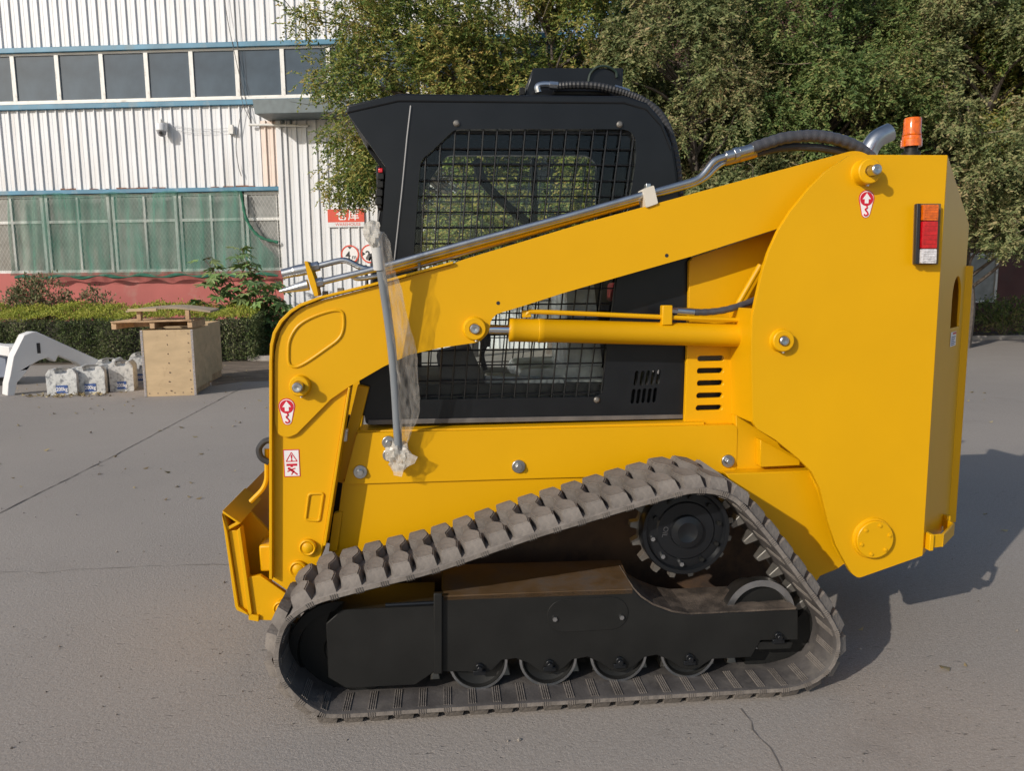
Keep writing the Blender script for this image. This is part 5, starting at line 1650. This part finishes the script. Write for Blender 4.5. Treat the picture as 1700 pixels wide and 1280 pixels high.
b = MB(); b.tube([(1.3925, 0.5, 1.762), (1.2988, 0.5, 1.5967), (1.2892, 0.5, 1.5516)], .013, 10); b.build("steel_line", YEL, LD)

# ---- hydraulic pipes on top of the arm
main_p = [(-0.4986, 0.43, 1.7056), (-0.2867, 0.43, 1.7553), (0.0622, 0.43, 1.8513), (0.5677, 0.43, 1.9815), (0.8366, 0.43, 2.0555), (1.0612, 0.43, 2.1139), (1.0896, 0.43, 2.1288), (1.1125, 0.43, 2.1536), (1.1428, 0.43, 2.1944), (1.1685, 0.43, 2.2081), (1.1997, 0.43, 2.2156)]
def soft(p, n=5, k=.25):
    out = [Vector(p[0])]
    for i in range(1, len(p) - 1):
        a, c, e = Vector(p[i - 1]), Vector(p[i]), Vector(p[i + 1])
        s, t_ = c.lerp(a, min(.5, .045 / max((a - c).length, .01))), c.lerp(e, min(.5, .045 / max((e - c).length, .01)))
        for q_ in range(n + 1):
            u = q_ / n
            out.append(s * (1 - u) ** 2 + c * 2 * u * (1 - u) + t_ * u * u)
    return out + [Vector(p[-1])]
b = MB(); b.tube(soft(main_p), .0135, 12); b.build("hydraulic_pipe", STEEL, LD)
b = MB(); b.tube(soft([(-0.5152, 0.46, 1.7713), (-0.4212, 0.46, 1.7952), (-0.3918, 0.46, 1.7926), (-0.3314, 0.46, 1.7563), (-0.2398, 0.46, 1.7543), (0.0625, 0.46, 1.838), (0.5731, 0.46, 1.9731), (0.8447, 0.46, 2.0453), (1.0794, 0.46, 2.1055), (1.1314, 0.46, 2.1356), (1.1699, 0.46, 2.1782), (1.209, 0.46, 2.1983)]), .0125, 12); b.build("hydraulic_pipe", STEEL, LD)
b = MB(); b.tube(soft([(-0.3952, 0.49, 1.735), (-0.3781, 0.49, 1.7249), (-0.3585, 0.49, 1.7147), (-0.2881, 0.49, 1.7253), (-0.0905, 0.49, 1.7702), (0.0881, 0.49, 1.818), (0.5785, 0.49, 1.9557), (0.8528, 0.49, 2.031)]), .009, 10); b.build("hydraulic_pipe", STEEL, LD)
b = MB(); b.tube(soft([(-0.241, 0.47, 1.7409), (-0.0897, 0.47, 1.7809), (0.3688, 0.47, 1.902), (0.8344, 0.47, 2.0289)]), .008, 8); b.build("yellow_pipe", YEL, LD)
def coupling(pts_r, name="quick_coupling"):
    b = MB()
    for (p, r0), (q_, r1) in zip(pts_r[:-1], pts_r[1:]):
        b.cyl(p, q_, r0, r1, n=18)
    return b.build(name, STEEL, LD, bevel=.001)
coupling([((-0.6605, 0.46, 1.7393), .021), ((-0.6187, 0.46, 1.7487), .022), ((-0.6089, 0.46, 1.7511), .024), ((-0.5597, 0.46, 1.7606), .024)])
coupling([((-0.6698, 0.43, 1.6681), .007), ((-0.6552, 0.43, 1.6716), .009), ((-0.5892, 0.43, 1.6868), .020), ((-0.5525, 0.43, 1.6951), .023)])
for p, q_ in (((-0.5449, 0.46, 1.7641), (-0.5103, 0.46, 1.7725)), ((-0.5281, 0.43, 1.6985), (-0.4913, 0.43, 1.7067))):
    b = MB(); b.cyl(p, q_, .021, n=6); b.build("hex_nut", STEEL, LD, bevel=.002)
b = MB(); b.plate(rnd([(-0.5597, 1.7894), (-0.5476, 1.7893), (-0.5302, 1.7452), (-0.5175, 1.7009), (-0.5098, 1.6515), (-0.5247, 1.6467), (-0.5398, 1.6913), (-0.55, 1.7355)], .004), .40, .49); b.build("coupling_plate", YEL, LD, bevel=.002)
b = MB(); b.plate(rnd([(0.8362, 2.0777), (0.8823, 2.0925), (0.9015, 2.0185), (0.8501, 2.0012)], .006), .405, .49); CL = b.build("pipe_clamp", BEIGE, LD, bevel=.004)
b = MB(); b.box((0.8646, 0.44, 2.0926), (.02, .03, .02)); b.build("clamp_bolt", STEEL, CL, bevel=.002)
b = MB(); b.box((-0.1003, 0.47, 1.7572), (.012, .03, .05)); b.box((-0.4921, 0.47, 1.6585), (.02, .03, .02)); b.box((-0.4274, 0.47, 1.6703), (.025, .03, .02)); b.build("clamp_stud", GREYST, LD, bevel=.002)
for p, q_, r in (((1.1945, 0.43, 2.2144), (1.2309, 0.43, 2.2232), .0205), ((1.2309, 0.43, 2.2232), (1.2517, 0.43, 2.2307), .025), ((1.2517, 0.43, 2.2307), (1.3194, 0.43, 2.2483), .0215)):
    b = MB(); b.cyl(p, q_, r, n=8 if r > .024 else 18); b.build("hose_fitting", STEEL, LD, bevel=.0015)
b = MB(); b.cyl((1.2037, 0.46, 2.1983), (1.2641, 0.46, 2.2135), .018, n=8); b.cyl((1.2641, 0.46, 2.2135), (1.3378, 0.46, 2.2338), .019, n=16); b.build("hose_fitting", M("brass_fitting", (.55, .36, .12), .35, metal=1), LD)
hp = smooth_path([(1.3089, 0.43, 2.2483), (1.3792, 0.43, 2.2709), (1.4445, 0.43, 2.2898), (1.5236, 0.43, 2.299), (1.59, 0.43, 2.3007), (1.6571, 0.43, 2.2925), (1.7303, 0.44, 2.2775), (1.7995, 0.45, 2.2522), (1.8563, 0.46, 2.2163)], 16)
b = MB(); b.tube(hp, [.0262 if (k // 4) % 2 else .0245 for k in range(len(hp))], 12); b.build("wrapped_hose", HOSEW, LD)
hp = smooth_path([(1.3273, 0.46, 2.2288), (1.433, 0.46, 2.2543), (1.5398, 0.46, 2.2612), (1.6342, 0.46, 2.2555), (1.735, 0.47, 2.2427), (1.7903, 0.47, 2.2278)], 6)
b = MB(); b.tube(hp, .017, 10); b.build("lower_hose", HOSE, LD)

# ---- tail tower
tail = [(1.7264, 2.2087), (1.6697, 2.2036), (1.575, 2.136), (1.5046, 2.0684), (1.4275, 1.974), (1.379, 1.8963), (1.341, 1.8108), (1.3179, 1.7322), (1.298, 1.6358), (1.2827, 1.5486), (1.2791, 1.4228), (1.2977, 1.094), (1.3172, 1.0674), (1.3988, 1.018), (1.5068, 0.9304), (1.566, 0.8727), (1.6074, 0.7964), (1.6529, 0.6406), (1.6938, 0.535), (1.7393, 0.4558), (1.7726, 0.4016), (1.8045, 0.3792), (2.0987, 0.4708), (2.096, 2.2034), (1.7734, 2.2029)]
tail = [(2.096, 2.2034), (1.7474, 2.2028), (1.67, 2.1988), (1.575, 2.136), (1.5046, 2.0684), (1.4275, 1.974), (1.379, 1.8963), (1.341, 1.8108), (1.3179, 1.7322), (1.298, 1.6358), (1.2827, 1.5486), (1.2791, 1.4228), (1.2977, 1.094), (1.3172, 1.0674), (1.3988, 1.018), (1.5068, 0.9304), (1.566, 0.8727), (1.6074, 0.7964), (1.6529, 0.6406), (1.6938, 0.535), (1.7393, 0.4558), (1.7726, 0.4016), (1.8045, 0.3792), (2.0987, 0.4708)]
b = MB(); b.plate(rnd(tail, [0, .02] + [0] * 9 + [.02, .02] + [0] * 8 + [.02, .03, 0]), .30, .325)
TL = b.build("tail_plate", YEL, LD, bevel=.004, seg=3)
# chamfered corner face, top and bottom closing plates, rear door
A0, A1 = Vector((2.0988, 0.302, 2.2025)), Vector((2.1001, 0.302, 0.47))
B0_, B1_, B2_ = Vector((2.517, 0.72, 1.9539)), Vector((2.523, 0.72, 0.4725)), Vector((2.3447, 0.58, 0.4183))
ns = Vector((1, -1, 0)).normalized()
ar = [(2.2804, 1.4691), (2.2681, 1.6475), (2.2826, 1.6909), (2.3105, 1.707), (2.3407, 1.6904), (2.3584, 1.6466), (2.3563, 1.4735)]
# the face as a folded sheet with an arched opening: built in its own flat coordinates
e1 = (B0_ - A0); e1.z = 0; wid = e1.length; e1.normalize()
def onface(px_, py_):
    return None
zt_, zb_ = A0.z, A1.z
face = [(0, zt_), (0, zb_), (wid * .45, zb_ + .03 + (B2_.z - A1.z) * .6), (wid, B1_.z), (wid, B0_.z)]
ax0, ax1 = wid * .50, wid * .86
az0, az1 = (2.2944, 0.54, 1.4678)[2], (2.3528, 0.58, 1.7074)[2]
mc, mr_ = (ax0 + ax1) / 2, (ax1 - ax0) / 2
arch = [(ax0, az0), (ax1, az0)] + [(mc + mr_ * math.cos(PI * k / 10), az1 - mr_ + mr_ * math.sin(PI * k / 10)) for k in range(11)]
b = MB(); b.plate(face, 0, .012, [arch])
M4 = Matrix((e1, Vector((-e1.y, e1.x, 0)), Vector((0, 0, 1)))).transposed().to_4x4()
M4.translation = Vector((A0.x, A0.y, 0))
b.v = [tuple(M4 @ Vector(p)) for p in b.v]
CF = b.build("tail_corner_panel", YEL, LD, bevel=.003)
b = MB()
pts_i = [M4 @ Vector((u, .09, v)) for u, v in ((ax0 - .03, az0 - .03), (ax1 + .01, az0 - .03), (ax1 + .01, az1 + .03), (ax0 - .03, az1 + .03))]
b.add(pts_i, [(0, 1, 2, 3)]); b.build("opening_back", YEL, LD, smooth=False)
b = MB(); b.plate([(A0.x - .01, A0.z - .002), (A0.x - .27, A0.z - .002), (A0.x - .27, A0.z - .02), (A0.x - .01, A0.z - .02)], .326, .72); b.build("tail_top", YEL, LD)
b = MB()
c0, c1 = Vector((1.8195, 0.326, 0.3752)), Vector((2.1148, 0.326, 0.4662))
b.add([c0, c1, c1 + Vector((.1, .3, .1)), c0 + Vector((0, .3, .1))], [(0, 1, 2, 3)]); b.build("tail_underside", YEL, LD, smooth=False)
b = MB(); b.box((B0_.x + .012, CY, ((2.5285, 0.72, 1.7569)[2] + B1_.z) / 2), (.05, 2 * (CY - .715), (2.5285, 0.72, 1.7569)[2] - B1_.z)); b.build("rear_door", YEL, LD, bevel=.006)
b = MB(); b.plate([(B0_.x, B0_.z), (B0_.x, 1.7), (B0_.x - .3, 1.7), (A0.x - .05, A0.z), (A0.x, A0.z)], .725, 2 * CY - .725); b.build("rear_hood", YEL, LD, bevel=.01)
# far tower
far(TL)
# hook bracket on the corner
h0 = M4 @ Vector((wid * .06, -.004, (2.2139, 0.42, 0.5316)[2])); h1 = M4 @ Vector((wid * .72, -.004, (2.3804, 0.55, 0.4965)[2] + .01))
out_ = Vector((e1.y, -e1.x, 0))
b = MB(); b.box(h0 + out_ * .01, (.02, .05, .075)); b.bar(h0 + out_ * .02, h0 + out_ * .055 + e1 * .05, .012, .06); b.bar(h0 + out_ * .055 + e1 * .045, h1 + out_ * .05 - e1 * .05, .012, .06); b.bar(h1 + out_ * .05 - e1 * .055, h1 + out_ * .005, .012, .06); b.box(h1 + out_ * .01 + Vector((0, 0, .02)), (.02, .04, .06))
b.build("tie_down_bracket", YEL, LD, bevel=.003)
pin((1.7332, 0.3, 2.1293), .30, .050, .0205, .058, .050, TL)
pin((1.4066, 0.3, 1.4434), .30, .046, .0200, .035, .010, TL)
x, y, z = (1.867, 0.295, 0.5626)
b = MB(); b.lathe((x - .008, .301, z), (0, -1, 0), [(.094, 0), (.090, .008), (.084, .010), (.084, .024), (.081, .027), (0, .027)], 40); CVR = b.build("round_cover", YEL, TL)
for k in range(6):
    a = PI / 2 + k * PI / 3 - .25
    b = MB(); b.lathe((x - .008 + .066 * math.cos(a), .2745, z + .066 * math.sin(a)), (0, -1, 0), [(.0085, 0), (.0075, .006), (0, .008)], 10); b.build("cover_screw", YEL, TL)

# tail light
lx_ = [(1.9618, 2.0037), (2.0649, 2.0037), (2.0685, 1.7534), (1.9697, 1.7541)]
b = MB(); b.plate(rnd(lx_, .005), .275, .30); LT = b.build("tail_light_housing", M("lamp_housing", (.16, .10, .04), .5), TL, bevel=.003)
b = MB(); b.plate([(1.9495, 2.0021), (1.9652, 2.0021), (1.973, 1.7561), (1.9571, 1.7563)], .258, .276); b.build("lamp_side", INK, LT, bevel=.002)
for s, mt, nm in (("a", AMB, "amber_lens"), ("r", REDL, "red_lens"), ("w", CLR, "clear_lens")):
    qd = {"a": [(1.9728, 1.9967), (2.0384, 1.9967), (2.0401, 1.9332), (1.9742, 1.9333)], "r": [(1.9745, 1.9297), (2.0403, 1.9295), (2.0424, 1.82), (1.9762, 1.8203)], "w": [(1.9765, 1.8166), (2.0427, 1.8163), (2.0439, 1.758), (1.9776, 1.7584)]}[s]
    b = MB(); b.plate(rnd(qd, .004), .252, .274); b.build(nm, mt, LT, bevel=.004)
    b = MB()
    (xa, za), (xb, zb) = qd[0], qd[2]
    for k in range(1, 6):
        b.box(((xa + xb) / 2, .2515, za + (zb - za) * k / 6), (abs(xb - xa) * .8, .003, .002))
    b.build("lens_rib", mt, LT, smooth=False)

# beacon
bc = (2.1, 0.56, 2.2523)
b = MB(); b.lathe((bc[0], bc[1], bc[2] - .05), (0, 0, 1), [(.04, 0), (.04, .055), (.028, .056), (.028, .085)], 24); BE = b.build("beacon_base", BLKM, LD)
b = MB(); b.lathe((bc[0], bc[1], bc[2] + .030), (0, 0, 1), [(.044, 0), (.044, .03), (.040, .034), (.039, .046), (.042, .05), (.038, .054), (.037, .064), (.037, .118), (.034, .124), (0, .126)], 28); b.build("beacon_lens", AMB, LD)
# exhaust tip
ex = [(2.0287, 0.8, 2.273), (2.0444, 0.8, 2.3178), (2.0781, 0.8, 2.3626), (2.1398, 0.8, 2.3936)]
b = MB(); b.tube(smooth_path(ex, 6), .044, 18, cap=False); b.tube(smooth_path(ex, 6), .040, 18, cap=False); b.build("exhaust_tip", STEEL, LD)

# ---- stickers
def lift_sticker(c, y, host):
    x, _, z = c
    def tear(k):
        r1, r2, H = .030 * k, .017 * k, .040
        o_ = [(x + r1 * math.cos(a), z + .024 + r1 * math.sin(a)) for a in [(-.25 + (PI + .5) * i / 16) for i in range(17)]]
        return o_ + [(x + r2 * math.cos(a), z - .036 + r2 * math.sin(a)) for a in [(PI + .25 + (PI - .5) * i / 12) for i in range(13)]]
    b = MB(); b.plate(tear(1.14), y - .0010, y); s = b.build("lifting_sticker", RED, host, smooth=False)
    b = MB(); b.plate(tear(1.0), y - .0016, y - .0008); b.build("white_field", WHT, s, smooth=False)
    b = MB(); b.plate(circle(x, z + .022, .0285, 26), y - .0022, y - .0014); b.build("red_disc", RED, s, smooth=False)
    b = MB(); b.plate([(x - .018, z + .021), (x - .008, z + .021), (x - .008, z + .004), (x + .008, z + .004), (x + .008, z + .021), (x + .018, z + .021), (x, z + .046)], y - .0028, y - .0020); b.build("white_arrow", WHT, s, smooth=False)
    b = MB(); b.tube(smooth_path([(x + .001, y - .002, z - .006), (x + .004, y - .002, z - .013), (x - .004, y - .002, z - .021), (x + .004, y - .002, z - .030), (x + .008, y - .002, z - .040), (x - .002, y - .002, z - .046), (x - .009, y - .002, z - .040)], 5), .0034, 6); b.build("hook_mark", RED, s)
lift_sticker((1.7531, 0.3, 2.003), .30, TL)
lift_sticker((-0.6605, 0.415, 1.1704), .415, AR)
x, y, z = (-0.6542, 0.43, 0.9487)
b = MB(); b.plate([(x - .0335, z - .059), (x + .0335, z - .059), (x + .0335, z + .059), (x - .0335, z + .059)], .4288, .43); WS = b.build("warning_sticker", RED, LG, smooth=False)
b = MB(); b.plate([(x - .030, z - .0555), (x + .030, z - .0555), (x + .030, z + .0555), (x - .030, z + .0555)], .4282, .429); b.build("white_field", WHT, WS, smooth=False)
b = MB(); b.plate(rnd([(x - .026, z + .006), (x + .026, z + .006), (x, z + .050)], .006), .4276, .4284, [[(x - .019, z + .010), (x + .019, z + .010), (x, z + .043)]]); b.build("warning_triangle", RED, WS, smooth=False)
text_mesh("lettering", "!", .036, RED, WS, (x, .4277, z + .022), bold=.001)
b = MB(); b.plate([(x - .022, z - .002), (x + .022, z - .002), (x + .022, z - .012), (x + .004, z - .012), (x + .004, z - .017), (x - .006, z - .017), (x - .006, z - .012), (x - .022, z - .012)], .4276, .4284); b.build("falling_load_mark", RED, WS, smooth=False)
b = MB(); b.plate(circle(x - .012, z - .023, .006, 12), .4276, .4284)
for p0, p1, w in (((-.008, -.026), (.008, -.038), .010), ((.008, -.038), (.022, -.050), .006), ((.006, -.036), (-.004, -.050), .005), ((-.004, -.028), (.014, -.022), .005), ((-.006, -.030), (-.020, -.036), .005)):
    b.bar((x + p0[0], .428, z + p0[1]), (x + p1[0], .428, z + p1[1]), .0008, w, up=(0, 0, 1))
b.build("crushed_figure_mark", RED, WS, smooth=False)
# small type plate on the corner panel
q0 = M4 @ Vector((wid * .63, -.0015, az0 - .045))
b = MB(); b.add([M4 @ Vector((wid * .52, -.002, az0 - .018)), M4 @ Vector((wid * .52, -.002, az0 - .085)), M4 @ Vector((wid * .74, -.002, az0 - .085)), M4 @ Vector((wid * .74, -.002, az0 - .018))], [(0, 1, 2, 3)]); PL = b.build("small_label", WHT, CF, smooth=False)
b = MB()
for k in range(5):
    zc = az0 - .040 - k * .009
    b.add([M4 @ Vector((wid * .55, -.003, zc)), M4 @ Vector((wid * .55, -.003, zc - .004)), M4 @ Vector((wid * (.71 - .02 * (k % 3)), -.003, zc - .004)), M4 @ Vector((wid * (.71 - .02 * (k % 3)), -.003, zc))], [(0, 1, 2, 3)])
b.build("print_lines", M("label_blue_print", (.06, .07, .2), .5), PL, smooth=False)
b = MB(); b.add([M4 @ Vector((wid * .60, -.003, az0 - .021)), M4 @ Vector((wid * .60, -.003, az0 - .031)), M4 @ Vector((wid * .735, -.003, az0 - .031)), M4 @ Vector((wid * .735, -.003, az0 - .021))], [(0, 1, 2, 3)]); b.build("red_print", RED, PL, smooth=False)

# ---- attachment plate at the front
yq0, yq1 = .43, .80
tx = [(-0.951, 0.7525), (-0.8775, 0.6945), (-0.9389, 0.6625)]
hx = [(-0.9422, 0.7338), (-0.8947, 0.6978), (-0.9329, 0.6808)]
b = MB(); b.plate(tx, yq0, yq1, [hx]); b.build("coupler_tube", YEL, LD, bevel=.002)
cpz = [(-0.9516, 0.742), (-0.9338, 0.665), (-0.9054, 0.3287), (-0.8692, 0.2969), (-0.8648, 0.2858), (-0.9138, 0.3128), (-0.9204, 0.3294)]
b = MB(); b.plate(cpz, yq0 - .01, 2 * CY - yq0); b.build("coupler_plate", YEL, LD, bevel=.002)
b = MB(); b.plate([(-0.9315, 0.6622), (-0.8918, 0.6607), (-0.8691, 0.2997), (-0.9031, 0.3232)], yq0 + .006, yq0 + .02); b.build("coupler_web", YEL, LD, bevel=.002)
cs = [(-0.894, 0.666), (-0.881, 0.6761), (-0.8517, 0.2933), (-0.8677, 0.2778)]
b = MB(); b.plate(cs, yq0 - .006, yq0 + .05); b.build("coupler_rib", YEL, LD, bevel=.002)
b = MB(); b.plate([(-0.9335, 0.6664), (-0.8844, 0.698), (-0.7948, 0.5881), (-0.8079, 0.3298), (-0.9199, 0.3351)], .60, .62); b.build("coupler_side", YEL, LD, bevel=.002)
b = MB(); b.plate([(-0.8735, 0.4503), (-0.8126, 0.4557), (-0.6954, 0.3605), (-0.7597, 0.2485), (-0.8562, 0.2562)], .44, .465); b.build("coupler_ear", YEL, LD, bevel=.003)
b = MB(); b.plate([(-0.867, 0.2914), (-0.8245, 0.281), (-0.8259, 0.2537), (-0.8685, 0.2641)], .425, .5); b.build("coupler_foot", YEL, LD, bevel=.002)
b = MB(); b.box(Vector(([(-0.9314, 0.3593)][0][0] + .16, CY, .52)), (.10, 2 * (CY - .47), .12)); b.build("arm_crossmember", YEL, LD, bevel=.01)
b = MB(); b.tube(soft([(-0.7753, 0.52, 0.995), (-0.7836, 0.52, 0.8324), (-0.8562, 0.52, 0.7622)], 5), .0105, 8); b.build("lever_rod", YEL, LD)
b = MB(); b.tube(smooth_path([(-0.7509, 0.5, 1.0381), (-0.7816, 0.5, 1.0285), (-0.8034, 0.5, 0.9975), (-0.7952, 0.5, 0.9603), (-0.7635, 0.5, 0.9382)], 6), .0135, 10); b.build("front_hose_loop", HOSE, LD)

# ---- strut wrapped in plastic film, bolted to the side panel
sb, stp = Vector((-0.2076, 0.455, 0.9738)), Vector((-0.2578, 0.26, 1.8784))
mid1 = sb.lerp(stp, .5) + Vector((.016, 0, 0))
b = MB(); b.tube(smooth_path([sb, mid1, stp], 8), .018, 14); STR = b.build("wrapped_strut", RODG, LD)
b = MB(); b.cyl(stp + Vector((0, 0, .01)), stp - (stp - sb).normalized() * .13, .0235, n=14); b.build("strut_collar", M("collar_grey", (.5, .5, .49), .4), STR)
for px_ in ((-0.2522, 0.485, 1.0138), (-0.2513, 0.485, 0.9578)):
    b = MB(); b.cyl((px_[0], .4965, px_[2]), (px_[0], .484, px_[2]), .030, .028, n=24); b.cyl((px_[0], .484, px_[2]), (px_[0], .468, px_[2]), .014, n=6); b.build("flange_bolt", STEEL, LD, bevel=.0015)
def film():
    rr = random.Random(12)
    ctr = [(-0.261, 0.25, 1.896), (-0.2538, 0.26, 1.8599), (-0.2492, 0.28, 1.7679), (-0.2264, 0.29, 1.6974), (-0.2157, 0.32, 1.5775), (-0.2052, 0.35, 1.4292), (-0.1975, 0.39, 1.2749), (-0.1956, 0.42, 1.1425), (-0.2021, 0.44, 1.0479), (-0.2117, 0.45, 1.0015)]
    wd = [.022, .034, .036, .040, .050, .058, .060, .054, .034, .024]
    cc_ = smooth_path(ctr, 8)
    n = 20
    vv, ff = [], []
    for i, p in enumerate(cc_):
        f = i / 8
        k = min(int(f), len(wd) - 2)
        w = wd[k] + (wd[k + 1] - wd[k]) * (f - k)
        for j in range(n):
            a = 2 * PI * j / n
            r = w * .8 * (1 + .16 * math.sin(a * 3 + i * .16) + .12 * math.sin(a * 5 - i * .31) + rr.uniform(-.05, .05))
            vv.append((p.x + r * math.cos(a) + w * .55, p.y + r * .45 * math.sin(a), p.z))
    for i in range(len(cc_) - 1):
        for j in range(n):
            ff.append((i * n + j, i * n + (j + 1) % n, (i + 1) * n + (j + 1) % n, (i + 1) * n + j))
    b = MB(); b.add(vv, ff); b.build("plastic_wrap", FILM, STR, ang=22)
    # bunched ends
    for c, rx, rz, sd in (((-0.2103, 0.45, 0.9618), .052, .058, 1), ((-0.2682, 0.25, 1.8869), .034, .045, 2)):
        r2 = random.Random(sd)
        vv, ff = [], []
        m_, n = 12, 20
        for i in range(m_ + 1):
            th = PI * i / m_
            for j in range(n):
                a = 2 * PI * j / n
                k = 1 + .3 * math.sin(a * 5 + i) * math.sin(th) + r2.uniform(-.2, .2)
                vv.append((c[0] + rx * .85 * k * math.sin(th) * math.cos(a), c[1] + rx * .55 * k * math.sin(th) * math.sin(a), c[2] + rz * k * math.cos(th)))
        for i in range(m_):
            for j in range(n): ff.append((i * n + j, i * n + (j + 1) % n, (i + 1) * n + (j + 1) % n, (i + 1) * n + j))
        # a loose tail of film
        b = MB(); b.add(vv, ff)
        if sd == 1:
            t0 = Vector(c)
            b.add([t0 + Vector((.02, -.02, .03)), t0 + Vector((.085, -.03, .0)), t0 + Vector((.07, -.025, -.03)), t0 + Vector((.02, -.03, -.05))], [(0, 1, 2, 3)])
            b.add([t0 + Vector((-.03, -.02, -.02)), t0 + Vector((.03, -.035, -.03)), t0 + Vector((.015, -.03, -.085)), t0 + Vector((-.02, -.02, -.08))], [(0, 1, 2, 3)])
        b.build("film_bunch", FILMD, STR, ang=15)
film()
